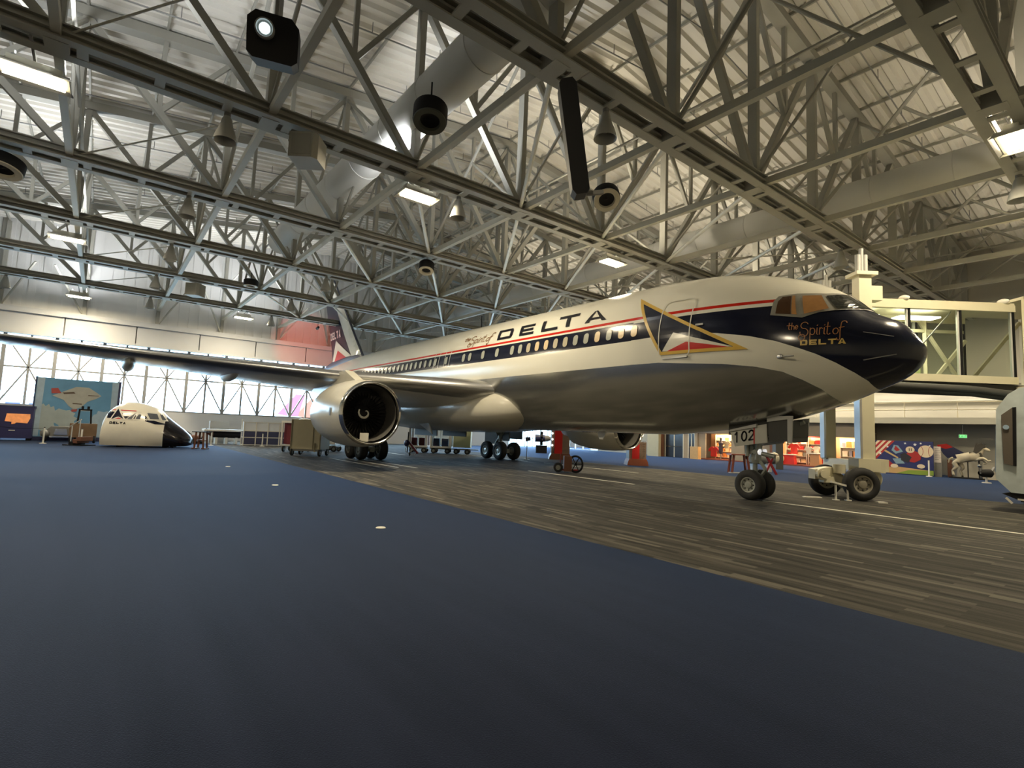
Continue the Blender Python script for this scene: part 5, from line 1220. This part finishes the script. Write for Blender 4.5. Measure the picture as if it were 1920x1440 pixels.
zs=shelf(-10.8,-9.2,29.7,4,2.35,'white shelf with red and white goods beside the jet bridge leg'); goods(-10.8,-9.2,29.7,zs,[CR,CW,CR,CO],'goods on the middle shop shelf',.36)
zs=shelf(-8.4,-6.95,29.6,3,2.35,'white shelf with pale goods between the jet bridge legs'); goods(-8.4,-6.95,29.6,zs,[CY,CW,CBL,CO],'goods on the right shop shelf',.5)
RP=mat('red_display_panel',(.60,.04,.03),.6)
tag(MB().box(-12.75,-9.2,30.0,30.1,.1,2.45).build('red_wall_panel',RP),'red panel behind the shelves in the right half of the shop','panel')
def shirt(x,y,z,s,c,label,g='shirts in the shop'):
    m=MB(); m.prism([(-.26*s,0),(.26*s,0),(.25*s,.55*s),(.42*s,.40*s),(.50*s,.55*s),(.28*s,.80*s),(.10*s,.84*s),(0,.78*s),(-.10*s,.84*s),(-.28*s,.80*s),(-.50*s,.55*s),(-.42*s,.40*s),(-.25*s,.55*s)],(x,y,z),(1,0,0),(0,0,1),(0,1,0),.1)
    tag(m.build('hanging_shirt',c),label,'shirt',g)
shirt(-11.75,29.1,.95,1.0,CR,'bright red shirt on display in the middle of the shop'); shirt(-10.6,29.1,1.0,.7,CW,'small white shirt right of the bright red one'); shirt(-10.0,29.1,1.05,.7,CW,'small white shirt by the jet bridge leg')
shirt(-17.6,28.9,1.1,.8,CY,'pale yellow shirt in the left half of the shop'); shirt(-18.9,28.9,.3,1.1,CR,'red folded garment low at the left end of the shop')
MQ=root('dress_form',(-18.1,28.8,.1),'dark dressed form standing in the left half of the shop','mannequin'); MB().lathe([(0.6,0.12),(.9,.20),(1.3,.17),(1.6,.22),(1.75,.08),(1.85,.07),(2.0,.1),(2.1,0)],(-18.1,28.8,0),(0,0,1),n=18).build('torso',CBK,MQ,smooth=50); MB().tube((-18.1,28.8,.1),(-18.1,28.8,.6),.04,n=8).build('stand',C_GREY,MQ)
for (x,w,h,c,l) in ((-16.3+.0,.9,.8,CO,'orange basket table at the left half of the shop'),(-12.0,1.1,.75,CR,'red draped table in the right half of the shop'),(-9.9,.75,.95,mat('crate_wood',(.45,.22,.10),.6,vscale=8),'wooden crate stand by the jet bridge leg')):
    t=root('display_table',(x,28.75,.1),l,'table','shop tables'); m=MB(); m.prism([(-w/2,0),(w/2,0),(w/2*.85,h),(-w/2*.85,h)],(x,28.5,.1),(1,0,0),(0,0,1),(0,1,0),.5); m.build('body',c,t); MB().box(x-w/2-.03,x+w/2+.03,28.45,29.05,h+.1,h+.16).build('top',CW,t)
tag(MB().lathe([(0,.34),(.1,.36),(.12,.28),(.1,.10),(.05,.0)],(-12.55,28.42,.55),(0,-1,0),n=24).build('round_sign',CY),'round pale emblem disc low in the shop','sign')

# ------------------------------------------------------------------ baseball mural wall
bm_=root('baseball_board',(-3.55,27.0,0),'painted baseball board with stars and stripes, big ball, bat and glove','board')
x0,x1=-5.22,-1.95
MB().box(x0,x1,27.0,27.12,0,2.28).build('board',mat('board_navy',(.02,.03,.13),.4),bm_)
bf=lambda off_:(lambda x,z,s,off: Vector((x,27.0-.002-off,z)))
def bd_(pl,nm,c,off): decal(pl,nm,c,bm_,-1,off=off,mapf=bf(0),step=5)
B_W=mat('board_cream',(.70,.58,.42),.5); B_R=mat('board_red',(.36,.02,.02),.5); B_G=mat('board_green',(.22,.32,.04),.5); B_O=mat('board_sand',(.55,.35,.15),.5); B_T=mat('board_bat_wood',(.50,.36,.16),.5); B_S=mat('board_star',(.75,.78,.8),.5); B_K=mat('board_black',(.02,.02,.03),.5); B_B=mat('board_light_blue',(.20,.32,.42),.5)
for i,c in enumerate((B_W,B_R,B_W,B_R,B_W,B_R)):
    a=.14+i*.17; b=a+.17
    bd_([[(x0,2.27-a*1.15),(x0+a,2.27),(x0+b,2.27),(x0,2.27-b*1.15)]],'stripe',c,.004)
bd_([[(x0,.9),(x0+.75,.95),(x0+1.0,.7),(x0+.55,.06),(x0,.06)]],'red_field',B_R,.003)
bd_([[(x0+.55,.06),(x0+.75,.45),(x0+1.2,.52),(x1,.35),(x1,.06)]],'sand',B_O,.006); bd_([[(x0+1.2,.06),(x0+1.9,.32),(x1,.38),(x1,.06)]],'grass',B_G,.008)
def star(cx,cz,r): return [(cx+(r if i%2==0 else r*.4)*math.sin(PI*i/5), cz+(r if i%2==0 else r*.4)*math.cos(PI*i/5)) for i in range(10)]
for (sx,sz,sr) in ((.72,1.85,.09),(.28,1.38,.11),(1.75,2.12,.09),(2.3,2.05,.12),(2.62,2.14,.08),(3.1,2.0,.07)): bd_([star(x0+sx,sz,sr)],'star',B_S,.006)
bd_([blob(x0+2.2,1.25,.42,.38,3,am=.08)],'glove',B_R,.010); bd_([[(x0+.95+.5,1.35),(x0+1.7,1.5),(x0+2.1,1.2),(x0+1.9,.8),(x0+1.5,.95)]],'glove',B_K,.013)
bd_([arc(x0+2.88,1.62,.42,.40,0,350,24)],'big_ball',B_W,.016)
for s in (-1,1): bd_(stroke(arc(x0+2.88+s*.45,1.62,.30,.42,90+s*(40)if s>0 else 90-40-100,0,1) if False else [(x0+2.88+s*(.14+.12*(k/6.0-.5)**2*4),1.62+.36*(k/3.0-1)) for k in range(7)],.025),'seam',B_R,.019)
bd_([arc(x0+2.02,1.70,.25,.22,0,350,20)],'small_ball',B_W,.014); bd_(stroke([(x0+1.98,1.62),(x0+1.98,1.78)],.04)+stroke([(x0+2.1,1.62),(x0+2.1,1.78)],.04),'stitch',B_K,.018)
bd_([[(x0+.50,1.55),(x0+.62,1.62),(x0+1.35,1.15),(x0+1.3,1.07)],],'bat',B_T,.018)
bd_([[(x0+.95,1.62),(x0+1.1,2.0),(x0+1.35,1.95),(x0+1.62,1.55),(x0+1.2,1.38)]],'cap_shape',B_B,.012); bd_([[(x0+1.1,1.7),(x0+1.2,1.95),(x0+1.45,1.65),(x0+1.25,1.55)]],'cap_front',B_R,.016); bd_([[(x0+1.0,1.05),(x0+1.5,1.1),(x0+1.7,.75),(x0+1.2,.7)]],'shoe',B_B,.012)
for (sx,sz) in ((1.1,.55),(2.6,.62)): bd_([arc(x0+sx,sz,.22,.14,0,350,18)],'small_ball',B_W,.018)
stanchion(-5.1,26.6,'white barrier post before the left end of the baseball board',.95); stanchion(-2.1,26.6,'white barrier post before the right end of the baseball board',1.05)
# kiosk
t=root('notice_stand',(-1.78,27.3,0),'white notice panel on a dark pedestal right of the baseball board','notice stand')
MB().box(-1.95,-1.62,27.3,27.5,0,.95).build('pedestal',C_GREY,t); MB().prism([(0,0),(.36,0),(.36,1.05),(0,1.05)],(-1.97,27.28,.93),(1,0,0),(0,0,1),(0,1,0),.06).build('panel',mat('notice_white',(.72,.66,.62),.5),t)
P_=[]
for i in range(7): P_+=stroke([(-1.92,1.85-i*.12),(-1.92+.2+.06*(i%3),1.85-i*.12)],.02)
decal(P_,'printed_lines',C_GREY,t,-1,mapf=lambda x,z,s,off:Vector((x,27.276,z)))
tag(MB().box(-1.45,-1.25,28.0,28.3,0,1.15).build('dark_plinth',C_BROWN),'narrow dark plinth between the notice stand and the horse','plinth')
# small aircraft tail behind
t=root('model_aircraft_tail',(-1.6,28.9,0),'red and navy tail fin showing above the back of the horse sculpture','aircraft tail')
m=MB().prism([(-.45,1.5),(-.75,2.1),(-.25,2.2),(1.1,1.35),(1.1,1.2),(-.2,1.2)],(-1.4,28.9,0),(1,0,0),(0,0,1),(0,1,0),.12).build('fin',C_NAVYM,t)
decal([[(-.7-1.4,1.95),(-.8-1.4,2.1),(-.25-1.4,2.2),(.1-1.4,1.98),(-.3-1.4,1.85)]],'red_tip',C_RED,t,-1,mapf=lambda x,z,s,off:Vector((x,28.89,z)))
MB().box(-1.6,-.2,28.85,29.05,.0,1.25).build('stand',C_LGREY,t)
# leaping horse
hs=root('horse_sculpture',(-.3,27.5,0),'pale leaping horse sculpture with a dark mane, reared over a low plinth','sculpture')
def skin(name, verts, edges, radii, mt, parent, rootv=0, sub=2):
    me=bpy.data.meshes.new(name); me.from_pydata(verts,edges,[]); o=bpy.data.objects.new(name,me); COL.objects.link(o)
    md=o.modifiers.new('skin','SKIN'); 
    for i,r in enumerate(radii): me.skin_vertices[0].data[i].radius=(r if isinstance(r,tuple) else (r,r)); me.skin_vertices[0].data[i].use_root=(i==rootv)
    md.use_smooth_shade=True; md.branch_smoothing=.6; s=o.modifiers.new('sub','SUBSURF'); s.levels=sub; s.render_levels=sub; me.materials.append(mt); setpar(o,parent); return o
C_HO=mat('horse_pale_coat',(.52,.47,.36),.5,vscale=4,var=.15); C_MANE=mat('dark_mane',(.05,.045,.035),.8)
y=27.5
V=[(-.85,y,1.22),(-.45,y,1.35),(0.0,y,1.45),(.28,y,1.62),(.42,y,1.86),(.52,y,1.98),(.80,y,1.80),  # rump, belly, chest, neck, poll, head, muzzle
   (-.95,y-.14,.95),(-.80,y-.16,.72),(-1.05,y-.16,.50),(-1.0,y-.16,.16),   # near hind
   (-.75,y+.14,.90),(-.55,y+.16,.68),(-.72,y+.16,.48),(-.62,y+.16,.18),     # far hind
   (.22,y-.12,1.28),(.50,y-.13,1.36),(.72,y-.13,1.18),(.86,y-.13,1.24),     # near fore
   (.20,y+.12,1.30),(.45,y+.13,1.26),(.60,y+.13,1.06),(.42,y+.13,.98)]
E_=[(0,1),(1,2),(2,3),(3,4),(4,5),(5,6),(0,7),(7,8),(8,9),(9,10),(0,11),(11,12),(12,13),(13,14),(2,15),(15,16),(16,17),(17,18),(2,19),(19,20),(20,21),(21,22)]
Rr=[.33,.33,.37,.24,.16,.15,.08,.20,.12,.07,.08,.20,.12,.07,.08,.15,.09,.06,.065,.15,.09,.06,.065]
skin('body',V,E_,Rr,C_HO,hs,1)
m=MB(); m.prism([(.02,1.72),(.10,2.02),(.18,2.30),(.28,2.14),(.38,2.32),(.46,2.16),(.58,2.22),(.62,2.06),(.50,2.0),(.40,1.86),(.28,1.70),(.16,1.62)],(0,y-.20,0),(1,0,0),(0,0,1),(0,1,0),.4); m.build('mane',C_MANE,hs)
for s in (-1,1): MB().lathe([(0,.035),(.08,.03),(.14,0)],(.50,y+s*.06,2.05),(-.2,0,1),n=8).build('ear',C_MANE,hs)
m=MB(); m.tube((.33,y-.14,1.70),(.42,y-.13,1.45),.06,n=8); m.build('harness',C_MANE,hs)
skin('tail',[(-1.02,y,1.32),(-1.2,y,1.22),(-1.28,y,.95)],[(0,1),(1,2)],[.06,.06,.03],C_HO,hs,0)
for x in (-.3,.25): MB().tube((x,y,.05),(x,y,1.28),.03,n=8).build('support_rod',C_BLACK,hs)
MB().box(-1.2,.5,y-.3,y+.3,0,.08).build('plinth',C_BLACK,hs)
for (a,b,c) in ((-1.02,y-.16,.14),(-.62,y+.16,.15)): MB().tube((a,b,c-.06),(a,b,c+.03),.06,.05,n=10).build('hoof',C_MANE,hs)
for i,x in enumerate((-.55,.75,2.0)): tag(MB().box(x-.55,x+.55,28.6,28.75,0,1.05).build('low_partition',C_WALL),'low grey partition panel behind the horse sculpture','partition','low partitions behind the horse')
# dark motor scooter like machine
sc=root('small_machine',(1.3,23.5,0),'small black and silver machine on a stand left of the weathered pod','machine'); o2=Vector((1.3,23.5,0))
MB().lathe([(-.38,.12),(-.2,.22),(.2,.24),(.35,.12),(.4,0)],o2+EZ*.55,EX,n=18).build('motor',C_BLACK,sc,smooth=40); m=MB(); m.beam(o2+EX*.3+EZ*.6,o2+EX*.5+EZ*.9,.12,.1); m.beam(o2-EX*.3+EZ*.5,o2-EX*.35+EZ*.95,.08,.08); m.build('arm',C_GREY,sc)
MB().lathe([(0,.22),(.05,.2),(.07,.05),(.4,.05)],o2,(0,0,1),n=18).build('stand',C_LGREY,sc,smooth=40); MB().ell(o2-EX*.36+EZ*.95,(.1,.1,.1),n=12,m=8).build('headlamp',C_CHROME,sc,smooth=60)
# exit sign
t=root('exit_sign',(-.59,28.0,2.7),'green glowing exit sign hanging above the horse sculpture','sign')
MB().box(-.80,-.38,27.98,28.03,2.6,2.82).build('housing',C_LGREY,t); MB().tube((-.59,28.0,2.82),(-.59,28.0,3.72),.015,n=6).build('rod',C_GREY,t)
GE=mat('green_exit_glow',(.1,.8,.2),.4,emit=(.08,1.0,.18),es=1.2); GW=mat('exit_face',(.2,.7,.25),.4,emit=(.15,.8,.25),es=.5)
decal([[(-.79,2.61),(-.39,2.61),(-.39,2.81),(-.79,2.81)]],'face',GW,t,-1,mapf=lambda x,z,s,off:Vector((x,27.975,z)))
Q=[]
for ch,xx in zip('EXIT',(-.76,-.665,-.57,-.475)):
    w=.07; zA,zB=2.64,2.78
    S_={'E':[[(0,0),(0,1)],[(0,0),(1,0)],[(0,.5),(.8,.5)],[(0,1),(1,1)]],'X':[[(0,0),(1,1)],[(0,1),(1,0)]],'I':[[(.5,0),(.5,1)]],'T':[[(.5,0),(.5,1)],[(0,1),(1,1)]]}[ch]
    for s_ in S_: Q+=stroke([(xx+a*w,zA+b*(zB-zA)) for a,b in s_],.018)
decal(Q,'lettering',C_BLACK,t,-1,mapf=lambda x,z,s,off:Vector((x,27.972,z)))
# red brown tables beyond the nose wheels, grey engine
t=root('wooden_trestle',(-7.4,12.4,0),'red brown trestle table beyond the nose wheels','table'); o2=Vector((-7.4,12.5,0))
MB().frame(o2+EZ*1.05,EX,EN,EZ,1.15,.7,.07).build('top',C_WOOD,t)
for s in (-1,1):
    for q in (-1,1): MB().beam(o2+EX*s*.5+EN*q*.25,o2+EX*s*.38+EN*q*.22+EZ*1.03,.11,.09).build('leg',C_WOOD,t)
m=MB(); m.frame(o2+EX*0+EZ*.03-EN*.25,EX,EN,EZ,1.3,.3,.05); m.build('foot_rail',C_LGREY,t)
t=root('chain_stand',(-6.2,13.8,0),'dark red crossed legs of a stand right behind the nose gear strut','stand'); o2=Vector((-6.2,13.7,0))
m=MB(); m.beam(o2-EX*.3,o2+EX*.2+EZ*1.1,.12,.10); m.beam(o2+EX*.35,o2-EX*.25+EZ*1.1,.12,.10); m.build('leg',C_DRED,t); MB().frame(o2+EZ*1.12,EX,EN,EZ,.8,.5,.05).build('top',C_BROWN,t)
t=root('grey_turbine',(-8.2,16.5,0),'grey turbine engine with a pale end cap on the floor between nose gear and shop','engine'); o2=Vector((-7.9,16.0,0))
MB().lathe([(-.9,.15),(-.85,.38),(.2,.42),(.35,.30),(.75,.34),(.95,.2),(1.0,0)],o2+EZ*.85,EX,n=26).build('casing',C_GREY,t,smooth=40); MB().lathe([(0,.36),(.06,.38),(.25,.3),(.3,0)],o2+EZ*.85+EX*.75,EX,n=26).build('end_cap',C_CREAM,t,smooth=40)
for s in (-.5,.4): MB().frame(o2+EX*s+EZ*.25,EX,EN,EZ,.15,.8,.5).build('cradle',C_LGREY,t)
tag(MB().frame(Vector((-9.0,20.5,1.1)),EX,EN,EZ,.5,.5,2.2).build('dark_locker',C_BAY),'dark grey locker between the two lit halves of the shop','locker')

# ------------------------------------------------------------------ jet bridge
jb=root('jet_bridge',tuple(P(19.6,12.4)),'cream boarding bridge with glass walls meeting the far side of the airliner','jet bridge')
D0,D1=18.6,20.7; L0,L1=10.6,17.75; Z0,Z1=4.18,7.02
def pb_(d0,d1,l0,l1,z0,z1): 
    m=MB(); m.frame(P((d0+d1)/2,(l0+l1)/2,(z0+z1)/2),EX,EN,EZ,l1-l0,d1-d0,z1-z0); return m
C_BR=mat('bridge_cream',(.62,.58,.42),.45)
m=MB()
for d in (D0,D1):
    for (z,h) in ((Z0+.13,.26),(Z1-.12,.24)): m.frame(P(d,(L0+L1)/2,z),EX,EN,EZ,L1-L0,.16,h)
m.frame(P((D0+D1)/2,(L0+L1)/2,Z1+.04),EX,EN,EZ,L1-L0,D1-D0+.1,.08)
m.build('frame',C_BR,jb)
MB().frame(P((D0+D1)/2,(L0+L1)/2,Z0+.05),EX,EN,EZ,L1-L0,D1-D0,.1).build('floor_deck',C_GREY,jb)
m=MB(); m.frame(P((D0+D1)/2,(L0+L1)/2,Z0-.14),EX,EN,EZ,L1-L0+3,D1-D0-.1,.26); m.build('underframe',C_BAY,jb)
for l in (13.98,15.80,17.68):
    for d in (D0+.02,D1-.02):
        m=MB(); m.frame(P(d,l-.05,(Z0+Z1)/2),EX,EN,EZ,.05,.08,Z1-Z0-.3); m.build('window_post',C_LGREY,jb); m=MB(); m.frame(P(d-.03,l+.03,(Z0+Z1)/2),EX,EN,EZ,.07,.05,Z1-Z0-.3); m.build('window_seal',C_BLACK,jb)
m=MB()
for (l0,l1) in ((11.2,13.98),(13.98,15.75),(15.85,17.62)):
    q=[P(D0-.01,l0,Z0+.27),P(D0-.01,l1,Z0+.27),P(D0-.01,l1,Z1-.25),P(D0-.01,l0,Z1-.25)]; m.add(q,[(0,1,2,3)])
    q=[P(D1+.01,l0,Z0+.27),P(D1+.01,l1,Z0+.27),P(D1+.01,l1,Z1-.25),P(D1+.01,l0,Z1-.25)]; m.add(q,[(0,1,2,3)])
m.fix=False; m.build('glass_wall',C_GLASSG,jb)
m=MB()
dd_=D1-.12
for (a,b) in (((14.0,4.5),(14.0,6.85)),((16.1,4.5),(16.1,6.85)),((14.0,6.4),(13.3,5.6)),((14.05,6.4),(15.7,4.5)),((16.4,4.5),(17.7,6.1)),((15.9,6.8),(17.4,4.5)),((12.4,6.4),(14.0,6.4)),((13.9,6.42),(17.6,6.42))):
    m.beam(P(dd_,a[0],a[1]),P(dd_,b[0],b[1]),.09,.12)
m.build('truss_brace',C_BR,jb)
m=MB(); m.tube(P(D0+.1,15.6,6.75),P(D0+.1,14.1,5.0),.025,n=6); m.tube(P(D1-.1,17.0,5.3),P(D1-.1,17.7,4.5),.025,n=6); m.build('tie_rod',C_LGREY,jb)
m=MB(); m.frame(P(D1-.15,14.55,5.0),EX,EN,EZ,2.6,.05,1.2); m.build('green_panel',mat('pale_green_panel',(.42,.50,.22),.5),jb)
for (l,w) in ((15.1,1.5),(12.9,1.3)):
    MB().frame(P(19.7,l,Z1-.30),EX,EN,EZ,w,.5,.05).build('ceiling_light',C_FLUO,jb); light('bridge_light','AREA',tuple(P(19.7,l,Z1-.36)),(0,0,0),BRW,(1.0,.92,.66),(1.2,.5))
# rear, larger tunnel section that leaves the frame on the right
m=MB(); m.frame(P(18.25,21.2,(Z0+Z1)/2+.05),EX,EN,EZ,6.9,.1,Z1-Z0+.35)
for z in (Z0-.12,Z1+.2): m.frame(P(19.65,21.2,z),EX,EN,EZ,6.9,2.9,.1)
for l in (17.85,20.4,22.9): m.frame(P(21.05,l,(Z0+Z1)/2),EX,EN,EZ,.14,.12,Z1-Z0+.3)
for (a,b) in ((17.9,20.3),(20.5,22.8)): m.beam(P(21.05,a,Z0),P(21.05,b,Z1),.1,.12)
m.build('outer_tunnel',C_BR,jb)
# cab at the aircraft door
m=MB(); m.frame(P(19.8,9.9,(Z0+Z1)/2),EX,EN,EZ,1.6,2.6,Z1-Z0); m.build('cab',C_BR,jb)
# small lamps on the roof
for l in (13.85,17.4): MB().ell(P(D0,l,Z1+.14),(.18,.1,.1),n=14,m=8).build('roof_lamp',C_WHITE,jb,smooth=60)
# lift columns
for (d,l,w,zt2) in ((18.05,11.98,.43,7.75),(21.1,12.55,.40,7.75)):
    m=MB(); m.frame(P(d,l,(zt2+1.25)/2),EX,EN,EZ,w,w*.9,zt2-1.25); m.frame(P(d,l,zt2),EX,EN,EZ,w*1.7,w*1.5,.12); m.build('lift_column',C_BR,jb)
    m=MB()
    for s in (-1,1): m.tube(P(d,l+s*.12,zt2),P(d,l+s*.12,zt2+.72),.09,n=12)
    m.tube(P(d,l,zt2+.1),P(d,l,zt2+.95),.07,n=12); m.build('actuator',C_LGREY,jb,smooth=40)
    m=MB(); m.frame(P(d-.05,l-w/2-.03,zt2/2),EX,EN,EZ,.08,w*.7,zt2-2.6); m.build('column_rail',C_ALU,jb)
for l in (12.75,): MB().frame(P(18.1,l-.4,7.1),EX,EN,EZ,.5,.4,.5).build('winch_housing',C_BR,jb)
# truck
m=MB(); m.beam(P(17.75,12.15,1.12),P(21.3,12.75,1.12),.55,.36); m.frame(P(18.0,12.05,1.18),EX,EN,EZ,1.0,.55,.42); m.build('truck_beam',C_BR,jb)
tb=root('bridge_dummy',(0,0,0),'','') if False else None
ax_=(EN*1.0+EX*.18).normalized()
wc=P(17.75,11.62,.55); wheel(tuple(wc),.55,.42,jb,rim=mat('bridge_hub_paint',(.26,.24,.19),.5),ax=tuple(ax_),hub=.50)
wc=P(19.3,11.35,.55); wheel(tuple(wc),.55,.42,jb,rim=bpy.data.materials['bridge_hub_paint'],ax=tuple(ax_),hub=.50)
m=MB(); m.prism([(-.85,.95),(-.25,1.05),(.45,.55),(.30,.30),(-.05,.55),(-.85,.62)],P(18.45,11.35,0),EX,EZ,EN,.4); m.tube(P(18.3,10.70,.80),P(18.7,10.70,.80),.20,n=18); m.tube(P(18.22,10.70,.80),P(18.3,10.70,.80),.13,n=18); m.frame(P(18.5,10.95,.62),EX,EN,EZ,.4,.3,.2); m.build('wheel_carrier',C_BR,jb)
m=MB(); m.lathe([(0,.34),(.08,.36),(.25,.30),(.3,.0)],P(18.3,12.25,.72),tuple(-EN),n=22); m.tube(P(18.4,11.3,.85),P(18.4,11.3,1.15),.2,n=16); m.build('drive_motor',C_BR,jb,smooth=40)
m=MB()
for l in (10.75,11.15): m.beam(P(17.7,l,.02),P(17.7,l,.50),.05,.05); m.frame(P(17.7,l,.015),EX,EN,EZ,.16,.16,.03)
m.beam(P(17.7,10.6,.60),P(17.7,11.2,.46),.05,.06); m.build('parking_stand',C_WHITE,jb)
m=MB(); m.frame(P(17.35,12.0,.02),EX,EN,EZ,.3,.2,.04); m.frame(P(18.2,10.25,.02),EX,EN,EZ,.6,.15,.03); m.build('floor_plate',C_WHITE,jb)
m=MB(); pts=[P(18.2,12.6,3.95),P(18.1,14.2,3.92),P(18.0,15.8,3.88),P(17.9,17.0,3.75),P(17.8,17.8,3.4),P(17.8,18.4,2.9)]
m.path(pts,.12,n=10); m.path([q+EZ*(-.12)+EN*.25 for q in pts],.09,n=10); m.path([q+EZ*.1+EN*.3 for q in pts],.07,n=8); m.build('cable_loom',C_BAY,jb,smooth=40)
# ------------------------------------------------------------------ weathered simulator pod
pod=root('simulator_pod',(6.6,6.4,0),'weathered pale blue simulator pod on a black base at the right frame edge','simulator')
C_POD=mat('weathered_pale_blue',(.50,.57,.58),.6,var=.35,vscale=2.2); 
PX,PZ,PY=Vector((1,0,0)),EZ,Vector((0,1,0)); PO=Vector((0,5.2,0))
m=MB(); m.prism([(4.83,.98),(5.16,.60),(9.0,.50),(9.0,3.75),(5.45,3.75),(5.18,3.55),(4.90,3.10)],PO,PX,PZ,PY,2.4); m.build('shell',C_POD,pod)
m=MB(); m.prism([(5.03,1.45),(5.24,1.40),(5.28,3.15),(5.02,2.92)],PO-PY*.05,PX,PZ,PY,.05); m.build('door_panel',mat('pod_door_brown',(.12,.10,.08),.6),pod)
m=MB(); m.prism([(5.24,1.40),(5.31,1.39),(5.36,3.16),(5.28,3.15)],PO-PY*.06,PX,PZ,PY,.06); m.build('door_gap',C_BLACK,pod)
m=MB(); m.prism([(4.80,1.2),(4.84,1.1),(4.90,2.5),(4.86,2.6)],PO+PY*.1,PX,PZ,PY,1.2); m.build('side_strip',mat('pod_blue_strip',(.30,.42,.60),.5),pod)
MB().tube((5.12,5.12,2.55),(5.12,5.16,2.55),.07,n=18).build('round_badge',mat('badge_blue',(.35,.48,.62),.4),pod)
m=MB(); m.box(5.35,8.8,5.3,7.5,.34,.50); m.build('platform',C_BLACK,pod)
for (a_,b_) in ((5.5,5.5),(8.4,5.5),(5.5,7.3),(8.4,7.3)): MB().tube((a_,b_,0),(a_,b_,.36),.12,n=12).build('leg',C_BLACK,pod)
m=MB(); m.prism([(4.95,.55),(5.3,.40),(8.8,.38),(8.8,.52),(5.2,.62)],PO+PY*.02,PX,PZ,PY,2.3); m.build('skirt',C_BLACK,pod)
for q_ in ([(5.02,.42),(5.06,.46),(5.20,.30),(5.16,.26)],[(5.3,.44),(5.3,.39),(5.7,.38),(5.7,.43)]): MB().prism(q_,PO-PY*.03,PX,PZ,PY,.03).build('warning_strip',C_WHITE,pod)
# ------------------------------------------------------------------ outside the windows
struct(MB().box(-400,XW-.4,-220,260,-.5,-.3).build('ground_outside',mat('concrete_apron',(.50,.49,.46),.8,vscale=.05)))
def airliner_out(x,y,s,c,label):
    t=root('parked_airliner',(x,y,0),label,'airplane','airliners parked outside')
    m=MB(); m.lathe([(-18*s,.1),(-16*s,1.2*s),(-13*s,1.9*s),(10*s,1.9*s),(18*s,.7*s),(20*s,.1)],(x,y,3.4*s),(0,1,0),n=20); m.build('fuselage',mat('pale_fuselage',(.7,.7,.7),.4) if 'pale_fuselage' not in bpy.data.materials else bpy.data.materials['pale_fuselage'],t,smooth=60)
    m=MB(); m.prism([(11*s,4.5*s),(18*s,4.5*s),(20*s,12*s),(17*s,12*s)],(x-.3,y,0),(0,1,0),(0,0,1),(1,0,0),.6); m.build('fin',c,t)
    m=MB(); m.prism([(-3*s,0),(3*s,-4*s),(6*s,-4*s),(4*s,0)],(x,y,3*s),(0,1,0),(1,0,0),(0,0,1),.3); m.build('wing',bpy.data.materials['pale_fuselage'],t)
    for a in (-9,2): 
        m=MB(); m.tube((x,y+a*s,0-.3),(x,y+a*s,2.5*s),.3,n=8); m.build('landing_gear',C_GREY,t)
airliner_out(-150,13.5,.85,mat('plum_fin',(.16,.04,.06),.5),'distant parked airliner with a plum coloured tail seen through the windows')
airliner_out(-170,24,.85,mat('orange_fin',(.20,.05,.02),.5),'distant parked airliner with an orange tail left of the big engine')
for i,(x,y,w,h) in enumerate(((-300,-150,60,7),(-320,-60,80,9),(-330,40,90,6))):
    t=root('terminal_building',(x,y,0),'pale low terminal building far outside the windows, '+['leftmost','middle','rightmost'][i],'building')
    MB().box(x-10,x,y-w/2,y+w/2,-.3,h).build('wall',C_LGREY,t); MB().box(x-11,x+.5,y-w/2-1,y+w/2+1,h,h+.6).build('roof',C_GREY,t); m=MB()
    for k in range(int(w/8)): m.box(x,x+.1,y-w/2+2+k*8,y-w/2+7+k*8,h*.35,h*.7)
    m.build('window_band',C_NAVYM,t)
